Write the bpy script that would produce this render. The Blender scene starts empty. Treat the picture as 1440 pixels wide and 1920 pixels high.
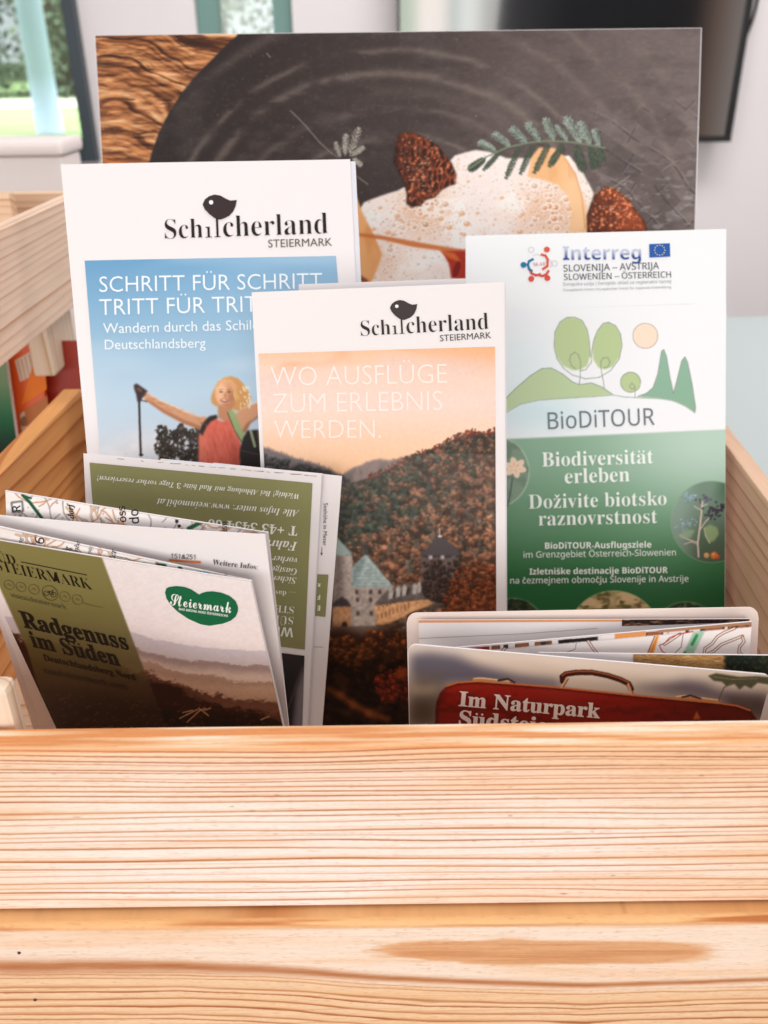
import bpy, math, random
import numpy as np
from mathutils import Vector

random.seed(7); RNG = np.random.default_rng(7)
SC = bpy.context.scene; COL = SC.collection

# ------------------------------------------------------------------ camera, light, exposure
F_PX = 1637.0; PITCH = math.radians(27.7); ROLL = 0.012
CAM = np.array([0.0, 0.0, 0.343])
FW = np.array([0, math.cos(PITCH), -math.sin(PITCH)])
_r = np.array([1.0, 0, 0]); _u = np.cross(_r, FW)
RT = _r*math.cos(ROLL) - _u*math.sin(ROLL); UP = _u*math.cos(ROLL) + _r*math.sin(ROLL)
from mathutils import Matrix
cd = bpy.data.cameras.new('camera'); co = bpy.data.objects.new('camera', cd); COL.objects.link(co)
m = Matrix.Identity(4)
for i in range(3):
    m[i][0] = RT[i]; m[i][1] = UP[i]; m[i][2] = -FW[i]; m[i][3] = CAM[i]
co.matrix_world = m
cd.sensor_fit = 'VERTICAL'; cd.sensor_height = 36; cd.sensor_width = 27; cd.lens = 36*F_PX/1920
cd.clip_start = 0.01; cd.clip_end = 500
cd.dof.use_dof = True; cd.dof.focus_distance = 0.318; cd.dof.aperture_fstop = 14
SC.camera = co
SC.view_settings.view_transform = 'Standard'; SC.view_settings.look = 'None'
SC.view_settings.exposure = 0.09; SC.view_settings.gamma = 1.0
SC.cycles.max_bounces = 6

W = bpy.data.worlds.new('World'); SC.world = W; W.use_nodes = True
def world_nodes():
    nt = W.node_tree; N = nt.nodes; L = nt.links; bg = N['Background']
    tc = N.new('ShaderNodeTexCoord'); sp = N.new('ShaderNodeSeparateXYZ'); L.new(tc.outputs['Generated'], sp.inputs[0])
    el = N.new('ShaderNodeValToRGB')            # by height: floor of the room, wall band, bright upper part
    mr = N.new('ShaderNodeMapRange'); mr.inputs[1].default_value = -1; mr.inputs[2].default_value = 1
    L.new(sp.outputs[2], mr.inputs[0]); L.new(mr.outputs[0], el.inputs[0])
    e = el.color_ramp.elements
    e[0].position = 0.0; e[0].color = (.50, .45, .42, 1); e[1].position = 1.0; e[1].color = (.72, .70, .71, 1)
    for p, c in ((.40, (.60, .56, .54)), (.47, (.40, .38, .38)), (.56, (.42, .40, .40)), (.66, (.80, .79, .82)), (.76, (1.05, 1.04, 1.07)), (.86, (.85, .83, .84))):
        k = e.new(p); k.color = (*c, 1)
    # behind the camera: window strips and dark bands added for the television's reflections
    at = N.new('ShaderNodeMath'); at.operation = 'ARCTAN2'; L.new(sp.outputs[0], at.inputs[0])
    ng = N.new('ShaderNodeMath'); ng.operation = 'MULTIPLY'; ng.inputs[1].default_value = -1; L.new(sp.outputs[1], ng.inputs[0]); L.new(ng.outputs[0], at.inputs[1])
    mr2 = N.new('ShaderNodeMapRange'); mr2.inputs[1].default_value = -.5; mr2.inputs[2].default_value = 1.1; L.new(at.outputs[0], mr2.inputs[0])
    bands = N.new('ShaderNodeValToRGB'); L.new(mr2.outputs[0], bands.inputs[0]); b = bands.color_ramp.elements
    b[0].position = 0; b[0].color = (.5, .5, .5, 1); b[1].position = 1; b[1].color = (.75, .72, .72, 1)
    for p, c in ((.30, (.3, .3, .3)), (.321, (.25, .35, .22)), (.326, (1.0, 2.2, .9)), (.335, (1.4, 2.6, 1.2)), (.3385, (7.0, 6.0, 5.6)), (.354, (6.4, 5.4, 4.8)), (.3575, (.5, 1.2, 1.2)),
                 (.362, (.6, 1.4, 1.4)), (.3645, (5.2, 5.6, 5.2)), (.373, (4.2, 4.6, 4.2)), (.379, (.9, .85, .85)), (.395, (.30, .28, .30)), (.43, (.05, .05, .055)), (.505, (.04, .035, .04)), (.518, (1.3, .8, .6)), (.531, (2.2, 1.9, 1.75)), (.545, (1.4, 1.4, 1.4)), (.58, (.4, .38, .38))):
        k = b.new(p); k.color = (*c, 1)
    ab = N.new('ShaderNodeMath'); ab.operation = 'ABSOLUTE'; L.new(sp.outputs[2], ab.inputs[0])
    w = N.new('ShaderNodeMapRange'); w.inputs[1].default_value = .15; w.inputs[2].default_value = .26; w.inputs[3].default_value = 1; w.inputs[4].default_value = 0
    L.new(ab.outputs[0], w.inputs[0])
    bk = N.new('ShaderNodeMath'); bk.operation = 'LESS_THAN'; bk.inputs[1].default_value = 0; L.new(sp.outputs[1], bk.inputs[0])
    mu = N.new('ShaderNodeMath'); mu.operation = 'MULTIPLY'; L.new(w.outputs[0], mu.inputs[0]); L.new(bk.outputs[0], mu.inputs[1])
    mx = N.new('ShaderNodeMixRGB'); L.new(mu.outputs[0], mx.inputs[0]); L.new(el.outputs[0], mx.inputs[1]); L.new(bands.outputs[0], mx.inputs[2])
    # in front: the daylight sky outside the windows
    fr = N.new('ShaderNodeMapRange'); fr.inputs[1].default_value = .3; fr.inputs[2].default_value = .7; L.new(sp.outputs[1], fr.inputs[0])
    mx2 = N.new('ShaderNodeMixRGB'); L.new(fr.outputs[0], mx2.inputs[0]); L.new(mx.outputs[0], mx2.inputs[1]); mx2.inputs[2].default_value = (1.0, 1.05, 1.08, 1)
    L.new(mx2.outputs[0], bg.inputs[0]); bg.inputs[1].default_value = WORLD_STRENGTH
WORLD_STRENGTH = 0.73
world_nodes()
def area(name, loc, target, size, power, colour):
    l = bpy.data.lights.new(name, 'AREA'); l.shape = 'RECTANGLE'; l.size, l.size_y = size; l.energy = power; l.color = colour
    o = bpy.data.objects.new(name, l); COL.objects.link(o); o.location = loc
    o.rotation_euler = (Vector(target) - Vector(loc)).to_track_quat('-Z', 'Y').to_euler(); return o
area('window_light', (-.45, -1.35, .55), (0, .3, .15), (2.4, .9), 25, (1.0, .965, .935))
area('side_fill', (.7, .1, 1.7), (0, .3, .15), (.8, .8), 4.5, (1.0, .98, .97))  # unseen fill lamp from the right, added to lift the left crate
area('wall_fill', (.6, .9, 1.75), (.5, 2.2, .2), (1.4, .5), 24, (1.0, .97, .96))  # unseen fill lamp added to brighten the back wall
gl = area('lawn_fill', (-5, 13, 9), (-5.001, 13, 0), (14, 14), 4300, (1.0, 1.0, .97)); gl.data.spread = math.radians(70)  # unseen lamp added above the lawn to brighten the view outside

# ------------------------------------------------------------------ geometry of the view -> surfaces in the scene
def ray(p):
    p = np.asarray(p, float)
    return FW + ((p[..., 0]-720)/F_PX)[..., None]*RT - ((p[..., 1]-960)/F_PX)[..., None]*UP
def onY(px, py, Y):
    d = ray((px, py)); return CAM + d*(Y/d[1])
def onX(px, py, X):
    d = ray((px, py)); return CAM + d*(X/d[0])
def onZ(px, py, Z):
    d = ray((px, py)); return CAM + d*((Z-CAM[2])/d[2])
def proj(P):
    v = np.asarray(P) - CAM; z = v@FW
    return np.stack([720 + F_PX*(v@RT)/z, 960 - F_PX*(v@UP)/z], -1)

class Surface:
    """a leaning sheet of paper: a plane through a point, slightly bowed"""
    def __init__(s, ref, Y, lean, yaw, bow=0.0, ph=0.0):
        l, y = math.radians(lean), math.radians(yaw)
        s.n = np.array([math.sin(y)*math.cos(l), -math.cos(y)*math.cos(l), math.sin(l)])
        s.p0 = onY(*ref, Y); s.bow = bow; s.ph = ph
        s.u = np.cross(np.array([0, 0, 1.0]), s.n); s.u = -s.u/np.linalg.norm(s.u); s.v = np.cross(s.n, s.u)
    def P(s, p, h=0.0):
        p = np.asarray(p, float); d = ray(p); t = ((s.p0-CAM)@s.n)/(d@s.n)
        X = CAM + d*t[..., None]
        k = (X - s.p0)
        b = s.bow*np.sin((k@s.u)*22 + s.ph) * np.cos((k@s.v)*9 + s.ph*1.7)
        return X + (b + h)[..., None]*s.n if isinstance(b, np.ndarray) else X + (b+h)*s.n

def lin(c):
    c = np.asarray(c, float)/255.0
    return np.where(c <= .04045, c/12.92, ((c+.055)/1.055)**2.4)
K = 0.90
def alb(c): return np.clip(lin(c)*K, 0.002, .86)

# ------------------------------------------------------------------ materials
def mat(name, rgb=(.5, .5, .5), rough=.5, spec=.35, attr=False, bump=None, metal=0.0, coat=0.0):
    M = bpy.data.materials.new(name); M.use_nodes = True; nt = M.node_tree; b = nt.nodes['Principled BSDF']
    b.inputs['Base Color'].default_value = (*rgb, 1); b.inputs['Roughness'].default_value = rough
    b.inputs['Specular IOR Level'].default_value = spec; b.inputs['Metallic'].default_value = metal; b.inputs['Coat Weight'].default_value = coat
    if attr:
        a = nt.nodes.new('ShaderNodeAttribute'); a.attribute_name = 'Col'; nt.links.new(a.outputs['Color'], b.inputs['Base Color'])
    if bump:
        sc, st = bump
        t = nt.nodes.new('ShaderNodeTexCoord'); n = nt.nodes.new('ShaderNodeTexNoise'); n.inputs['Scale'].default_value = sc; n.inputs['Detail'].default_value = 4
        bp = nt.nodes.new('ShaderNodeBump'); bp.inputs['Strength'].default_value = st; bp.inputs['Distance'].default_value = .001
        nt.links.new(t.outputs['Object'], n.inputs['Vector']); nt.links.new(n.outputs[0], bp.inputs['Height']); nt.links.new(bp.outputs[0], b.inputs['Normal'])
    return M
def noise_mat(name, c1, c2, scale, rough=.8, spec=.2):
    M = mat(name, c1, rough, spec); nt = M.node_tree; b = nt.nodes['Principled BSDF']
    t = nt.nodes.new('ShaderNodeTexCoord'); n = nt.nodes.new('ShaderNodeTexNoise'); n.inputs['Scale'].default_value = scale; n.inputs['Detail'].default_value = 5
    r = nt.nodes.new('ShaderNodeValToRGB'); r.color_ramp.elements[0].position = .3; r.color_ramp.elements[1].position = .7
    r.color_ramp.elements[0].color = (*c1, 1); r.color_ramp.elements[1].color = (*c2, 1)
    nt.links.new(t.outputs['Object'], n.inputs['Vector']); nt.links.new(n.outputs[0], r.inputs[0]); nt.links.new(r.outputs[0], b.inputs['Base Color'])
    return M
def wood_mat(name, axis, light, dark, freq=190, seed=0.0, warp=1.6, rough=.5):
    """pine: latewood lines running along one axis, stretched fibre noise"""
    M = mat(name, light, rough, .3); nt = M.node_tree; N = nt.nodes; L = nt.links; b = N['Principled BSDF']
    tc = N.new('ShaderNodeTexCoord'); mp = N.new('ShaderNodeMapping'); mp.inputs['Location'].default_value = (seed, seed*1.3, seed*.7)
    s = [1, 1, 1]; s[axis] = .055; mp.inputs['Scale'].default_value = s; L.new(tc.outputs['Object'], mp.inputs[0])
    n1 = N.new('ShaderNodeTexNoise'); n1.inputs['Scale'].default_value = 22; n1.inputs['Detail'].default_value = 2; L.new(mp.outputs[0], n1.inputs['Vector'])
    sp = N.new('ShaderNodeSeparateXYZ'); L.new(tc.outputs['Object'], sp.inputs[0])
    def mth(op, a, bb):
        q = N.new('ShaderNodeMath'); q.operation = op
        for i, x in enumerate((a, bb)):
            if isinstance(x, (int, float)): q.inputs[i].default_value = x
            else: L.new(x, q.inputs[i])
        return q.outputs[0]
    oth = [i for i in range(3) if i != axis]
    base = mth('ADD', mth('MULTIPLY', sp.outputs[oth[1]], freq), mth('MULTIPLY', sp.outputs[oth[0]], freq*.55))
    v = mth('ADD', base, mth('MULTIPLY', n1.outputs[0], warp*3.2))
    fr = mth('FRACT', v, 0); fl = mth('FLOOR', v, 0)
    wn = N.new('ShaderNodeTexWhiteNoise'); wn.noise_dimensions = '1D'; L.new(fl, wn.inputs['W'])
    r = N.new('ShaderNodeValToRGB'); L.new(fr, r.inputs[0]); e = r.color_ramp.elements
    e[0].position = 0; e[0].color = (.12,)*3+(1,); e[1].position = 1; e[1].color = (.1,)*3+(1,)
    for p, c in ((.45, .10), (.80, .45), (.90, 1.0), (.965, .9)):
        k = e.new(p); k.color = (c, c, c, 1)
    amt = mth('MULTIPLY', r.outputs[0], mth('ADD', mth('MULTIPLY', wn.outputs[0], .65), .35))
    mx = N.new('ShaderNodeMixRGB'); L.new(amt, mx.inputs[0]); mx.inputs[1].default_value = (*light, 1); mx.inputs[2].default_value = (*dark, 1)
    n2 = N.new('ShaderNodeTexNoise'); n2.inputs['Scale'].default_value = 420; n2.inputs['Detail'].default_value = 3; L.new(mp.outputs[0], n2.inputs['Vector'])
    hs = N.new('ShaderNodeHueSaturation'); L.new(mx.outputs[0], hs.inputs['Color']); L.new(mth('ADD', mth('MULTIPLY', n2.outputs[0], .28), .86), hs.inputs['Value'])
    L.new(hs.outputs[0], b.inputs['Base Color'])
    bp = N.new('ShaderNodeBump'); bp.inputs['Strength'].default_value = .25; bp.inputs['Distance'].default_value = .0006; L.new(amt, bp.inputs['Height']); L.new(bp.outputs[0], b.inputs['Normal'])
    return M

M_print = mat('printed_paper', rough=.42, spec=.16, attr=True)
M_gloss = mat('glossy_print', rough=.32, spec=.26, attr=True)
M_cool = mat('cool_white_paper', tuple(alb((240, 241, 243))), .45, .3, bump=(60, .05))
M_paper = mat('white_paper', tuple(alb((239, 232, 231))), .5, .3, bump=(60, .05))
M_edge = mat('page_edges', tuple(alb((225, 224, 230))), .7, .2)
M_pine_x = wood_mat('pine_grain_across', 0, tuple(alb((236, 205, 175))), tuple(alb((190, 120, 70))), seed=1.0)
M_pine_y = wood_mat('pine_grain_deep', 1, tuple(alb((238, 172, 106))), tuple(alb((168, 84, 30))), freq=120, seed=3.1, warp=2.2)
M_pine_r = wood_mat('pine_grain_pale', 1, tuple(alb((226, 188, 158))), tuple(alb((176, 122, 86))), freq=120, seed=5.3)
M_pine_l = wood_mat('pine_grain_neighbour', 1, tuple(alb((250, 220, 196))), tuple(alb((206, 146, 106))), freq=230, seed=7.7)
M_pine_z = wood_mat('pine_grain_upright', 2, tuple(alb((240, 218, 195))), tuple(alb((205, 160, 120))), freq=160, seed=9.1)
M_board = mat('pine_front', rough=.5, spec=.3, attr=True, bump=(400, .03))

# ------------------------------------------------------------------ mesh helpers
def link(name, me, mt=None, parent=None):
    o = bpy.data.objects.new(name, me); COL.objects.link(o)
    if mt: me.materials.append(mt)
    if parent: o.parent = parent
    return o
def mesh(name, V, Fc, mt, parent=None, cols=None, smooth=False):
    me = bpy.data.meshes.new(name); me.from_pydata([tuple(v) for v in V], [], [tuple(f) for f in Fc]); me.update()
    if cols is not None:
        a = me.color_attributes.new('Col', 'FLOAT_COLOR', 'POINT')
        c = np.ones((len(V), 4), np.float32); c[:, :3] = cols; a.data.foreach_set('color', c.ravel())
    if smooth: me.polygons.foreach_set('use_smooth', [True]*len(me.polygons))
    return link(name, me, mt, parent)
def grid_mesh(name, P, mt, parent=None, cols=None, smooth=True):
    h, w = P.shape[:2]; me = bpy.data.meshes.new(name)
    me.vertices.add(h*w); me.vertices.foreach_set('co', P.reshape(-1).astype(np.float32))
    i = np.arange(h*w).reshape(h, w); q = np.stack([i[1:, :-1], i[1:, 1:], i[:-1, 1:], i[:-1, :-1]], -1).reshape(-1, 4)
    me.loops.add(q.size); me.loops.foreach_set('vertex_index', q.ravel().astype(np.int32))
    me.polygons.add(len(q)); me.polygons.foreach_set('loop_start', np.arange(0, q.size, 4, dtype=np.int32))
    me.update(calc_edges=True)
    if smooth: me.polygons.foreach_set('use_smooth', np.ones(len(q), bool))
    if cols is not None:
        a = me.color_attributes.new('Col', 'FLOAT_COLOR', 'POINT')
        c = np.ones((h*w, 4), np.float32); c[:, :3] = cols.reshape(-1, 3); a.data.foreach_set('color', c.ravel())
    return link(name, me, mt, parent)
def quad_pts(q, nx, ny):
    """q: TL, TR, BR, BL in picture coordinates -> ny x nx x 2"""
    q = np.asarray(q, float); u = np.linspace(0, 1, nx)[None, :, None]; v = np.linspace(0, 1, ny)[:, None, None]
    return (1-v)*((1-u)*q[0]+u*q[1]) + v*((1-u)*q[3]+u*q[2])
def box(name, lo, hi, mt, parent=None, bevel=.0015):
    import bmesh
    bm = bmesh.new(); bmesh.ops.create_cube(bm, size=1)
    for v in bm.verts: v.co = Vector([lo[k] + (v.co[k]+.5)*(hi[k]-lo[k]) for k in range(3)])
    if bevel: bmesh.ops.bevel(bm, geom=list(bm.edges), offset=bevel, segments=2, affect='EDGES', profile=.6)
    me = bpy.data.meshes.new(name); bm.to_mesh(me); bm.free(); return link(name, me, mt, parent)
def hexa(name, c8, mt, parent=None, bevel=.001):
    """box from 4 bottom + 4 top corners"""
    import bmesh
    bm = bmesh.new(); v = [bm.verts.new(p) for p in c8]
    for f in ((0, 3, 2, 1), (4, 5, 6, 7), (0, 1, 5, 4), (1, 2, 6, 5), (2, 3, 7, 6), (3, 0, 4, 7)): bm.faces.new([v[k] for k in f])
    bmesh.ops.recalc_face_normals(bm, faces=bm.faces[:])
    if bevel: bmesh.ops.bevel(bm, geom=list(bm.edges), offset=bevel, segments=2, affect='EDGES', profile=.6)
    me = bpy.data.meshes.new(name); bm.to_mesh(me); bm.free(); return link(name, me, mt, parent)
def thing(name, label, cat, loc, group=None):
    o = bpy.data.objects.new(name, None); COL.objects.link(o); o.location = loc; o.empty_display_size = .02
    o['label'] = label; o['category'] = cat
    if group: o['group'] = group
    return o
def tag(o, label, cat, group=None):
    o['label'] = label; o['category'] = cat
    if group: o['group'] = group
    return o
def adopt(root):
    """children were built in world coordinates: shift their meshes into the root's frame"""
    for c in root.children:
        if c.type == 'MESH':
            c.data.transform(Matrix.Translation(-root.location))
            for d in c.children:
                if d.type == 'MESH': d.data.transform(Matrix.Translation(-root.location))
def struct(o): o['kind'] = 'structure'; return o

def to_floor(S, q, z=.0695):
    """run the two sides of a sheet on until they stand on the crate's bottom board"""
    q = np.asarray(q, float).copy()
    for a, b in ((0, 3), (1, 2)):
        lo, hi = 0.0, 6.0; A, D = q[a].copy(), q[b]-q[a]
        for _ in range(40):
            t = (lo+hi)/2
            if S.P(A+D*t)[2] > z: lo = t
            else: hi = t
        q[b] = A+D*lo
    return q
def sheet(name, S, q, thick, mt, parent=None, round_px=0, nx=24, ny=30, h=0.0, floor=True):
    """a sheet / block of paper: front grid, back grid and its four edges (rounded corners by squeezing the outline)"""
    if floor: q = to_floor(S, q)
    p = quad_pts(q, nx, ny)
    if round_px:
        q = np.asarray(q, float); wd = np.linalg.norm(q[1]-q[0]); ht = np.linalg.norm(q[3]-q[0]); a = round_px
        u = np.linspace(0, wd, nx); ins = np.zeros(nx)
        # move the top row down near the two corners
        us = np.unique(np.concatenate([np.linspace(0, a, 9), np.linspace(a, wd-a, nx), np.linspace(wd-a, wd, 9)])); nx = len(us)
        drop = np.where(us < a, a-np.sqrt(np.clip(a*a-(a-us)**2, 0, None)), np.where(us > wd-a, a-np.sqrt(np.clip(a*a-(us-wd+a)**2, 0, None)), 0))
        uu = (us/wd)[None, :]; vv = np.linspace(0, 1, ny)[:, None]
        vv = vv + (1-vv)*(drop/ht)[None, :]
        uu = np.broadcast_to(uu, vv.shape)[..., None]; vv = vv[..., None]
        p = (1-vv)*((1-uu)*q[0]+uu*q[1]) + vv*((1-uu)*q[3]+uu*q[2])
    A = S.P(p, h); B = S.P(p, h) - S.n*thick
    V = np.concatenate([A.reshape(-1, 3), B.reshape(-1, 3)]); n = nx*ny; Fc = []
    for r in range(ny-1):
        for c in range(nx-1):
            a, b2, d, e = r*nx+c, r*nx+c+1, (r+1)*nx+c+1, (r+1)*nx+c
            Fc.append((e, d, b2, a)); Fc.append((n+a, n+b2, n+d, n+e))
    rim = [c for c in range(nx)] + [r*nx+nx-1 for r in range(1, ny)] + [(ny-1)*nx+c for c in range(nx-2, -1, -1)] + [r*nx for r in range(ny-2, 0, -1)]
    for k in range(len(rim)):
        a, b2 = rim[k], rim[(k+1) % len(rim)]; Fc.append((a, b2, n+b2, n+a))
    o = mesh(name, V, Fc, mt, parent)
    return o

class Ink:
    """printed vector shapes and letters, all on one surface, as one mesh"""
    def __init__(s, S, h): s.S = S; s.h = h; s.V = []; s.F = []; s.C = []; s.k = 0
    def add(s, pts, faces, col, dh=0.0):
        b = len(s.V); X = s.S.P(np.asarray(pts, float), s.h + dh); s.V += list(X); s.F += [tuple(b+i for i in f) for f in faces]
        s.C += [alb(col)]*len(pts)
    def poly(s, pts, col, dh=0.0):
        from mathutils.geometry import tessellate_polygon
        t = tessellate_polygon([[Vector((x, y, 0)) for x, y in pts]]); s.add(pts, t, col, dh)
    def ellipse(s, cx, cy, rx, ry, col, dh=0.0, rot=0.0, n=32):
        t = np.linspace(0, 2*math.pi, n, endpoint=False); x = rx*np.cos(t); y = ry*np.sin(t)
        s.poly(list(zip(cx+x*math.cos(rot)-y*math.sin(rot), cy+x*math.sin(rot)+y*math.cos(rot))), col, dh)
    def stroke(s, pts, w, col, dh=0.0):
        pts = np.asarray(pts, float)
        for a, b in zip(pts[:-1], pts[1:]):
            d = b-a; L = np.linalg.norm(d)
            if L < 1e-6: continue
            nn = np.array([-d[1], d[0]])/L*w/2; e = d/L*w*.25
            s.add([a-nn-e, b-nn+e, b+nn+e, a+nn-e], [(0, 1, 2, 3)], col, dh)
    def text(s, body, style, p0, p1, col, off=0.0, stretch=1.0, up=None, dh=0.0, shear=0.0, height=None):
        V, Fc = glyphs(body, style, off)
        p0 = np.asarray(p0, float); p1 = np.asarray(p1, float); d = p1-p0; Ln = np.linalg.norm(d)
        x0, x1 = V[:, 0].min(), V[:, 0].max(); sc = Ln/(x1-x0); ex = d/Ln
        up = np.array([ex[1], -ex[0]]) if up is None else np.asarray(up, float)/np.linalg.norm(up)
        ys = sc*stretch if height is None else height
        q = p0 + ((V[:, 0]-x0)*sc + V[:, 1]*shear*sc)[:, None]*ex + (V[:, 1]*ys)[:, None]*up
        s.add(q, Fc, col, dh)
    def shade(s, start, top):
        """two-tone ink: everything printed since `start` runs to the colour `top` towards its upper edge"""
        q = proj(np.array(s.V[start:])); v = q[:, 1] + .03*q[:, 0]; t = 1-(v-v.min())/(v.max()-v.min()); t = sstep(.42, .60, t)
        for i, k in enumerate(t): s.C[start+i] = s.C[start+i]*(1-k) + alb(top)*k
    def build(s, name, mt, parent): return mesh(name, s.V, s.F, mt, parent, np.array(s.C))

BASES = {'serif': (0x1D400, 0x1D41A, 0x1D7CE), 'ital': (0x1D434, 0x1D44E, None), 'bital': (0x1D468, 0x1D482, 0x1D7CE),
         'script': (0x1D4D0, 0x1D4EA, None), 'noto': (0x1D5A0, 0x1D5BA, 0x1D7E2), 'bold': (0x1D5D4, 0x1D5EE, 0x1D7EC), 'gill': None}
ACC = {'ä': ('a', ':'), 'ö': ('o', ':'), 'ü': ('u', ':'), 'Ü': ('U', ':'), 'Ö': ('O', ':'), 'ž': ('z', 'v'), 'č': ('c', 'v'), 'š': ('s', 'v')}
def _conv(t, st):
    b = BASES[st]
    if not b: return t
    o = ''
    for c in t:
        if 'A' <= c <= 'Z': o += chr(b[0]+ord(c)-65)
        elif 'a' <= c <= 'z': o += '\u210e' if (st == 'ital' and c == 'h') else chr(b[1]+ord(c)-97)
        elif c.isdigit() and b[2]: o += chr(b[2]+int(c))
        else: o += c
    return o
_cache = {}
def _raw(t, off):
    k = (t, off)
    if k not in _cache:
        c = bpy.data.curves.new('lettering', 'FONT'); c.body = t; c.size = 1; c.dimensions = '2D'; c.fill_mode = 'BOTH'; c.offset = off; c.resolution_u = 3
        o = bpy.data.objects.new('lettering', c); me = bpy.data.meshes.new_from_object(o)
        V = np.zeros(len(me.vertices)*3); me.vertices.foreach_get('co', V); F = [tuple(p.vertices) for p in me.polygons]
        _cache[k] = (V.reshape(-1, 3)[:, :2], F); bpy.data.objects.remove(o); bpy.data.curves.remove(c); bpy.data.meshes.remove(me)
    return _cache[k]
def glyphs(body, style, off):
    if BASES[style] is None: V, F = _raw(body, off); return V.copy(), F
    plain = ''.join(ACC[c][0] if c in ACC else c for c in body)
    V, F = _raw(_conv(plain, style), off); V = list(map(tuple, V)); F = list(F)
    for i, c in enumerate(body):
        if c in ACC:
            pv = _raw(_conv(plain[:i+1], style), off)[0]; gv = _raw(_conv(ACC[c][0], style), off)[0]
            w = gv[:, 0].max()-gv[:, 0].min(); cx = pv[:, 0].max()-w/2; top = gv[:, 1].max()+.07
            if ACC[c][1] == ':':
                for sx in (-.11, .11):
                    b = len(V); n = 10
                    V += [(cx+sx+.05*math.cos(a), top+.04+.05*math.sin(a)) for a in np.linspace(0, 2*math.pi, n, endpoint=False)]; F.append(tuple(range(b, b+n)))
            else:
                b = len(V); V += [(cx-.13, top+.12), (cx-.07, top+.12), (cx, top+.05), (cx+.07, top+.12), (cx+.13, top+.12), (cx+.03, top-.03), (cx-.03, top-.03)]
                F += [(b, b+6, b+2, b+1), (b+6, b+5, b+2), (b+5, b+4, b+3, b+2)]
    return np.array(V), F

# ------------------------------------------------------------------ little painter for the printed pictures (display colours)
def vnoise(h, w, sy, sx, rng=None):
    rng = rng or RNG
    gh, gw = int(h/sy)+3, int(w/sx)+3; g = rng.random((gh, gw))
    y = np.arange(h)/sy; x = np.arange(w)/sx; yi = y.astype(int); xi = x.astype(int)
    fy = (y-yi); fx = (x-xi); fy = fy*fy*(3-2*fy); fx = fx*fx*(3-2*fx)
    a = g[yi][:, xi]; b = g[yi][:, xi+1]; c = g[yi+1][:, xi]; d = g[yi+1][:, xi+1]
    return (a*(1-fx)+b*fx)*(1-fy)[:, None] + (c*(1-fx)+d*fx)*fy[:, None]
def fbm(h, w, sy, sx, o=4):
    r = np.zeros((h, w)); a = 1; t = 0
    for i in range(o):
        r += a*vnoise(h, w, max(1.01, sy/2**i), max(1.01, sx/2**i)); t += a; a *= .55
    return r/t
def sstep(a, b, x):
    t = np.clip((x-a)/(b-a), 0, 1); return t*t*(3-2*t)
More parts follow.
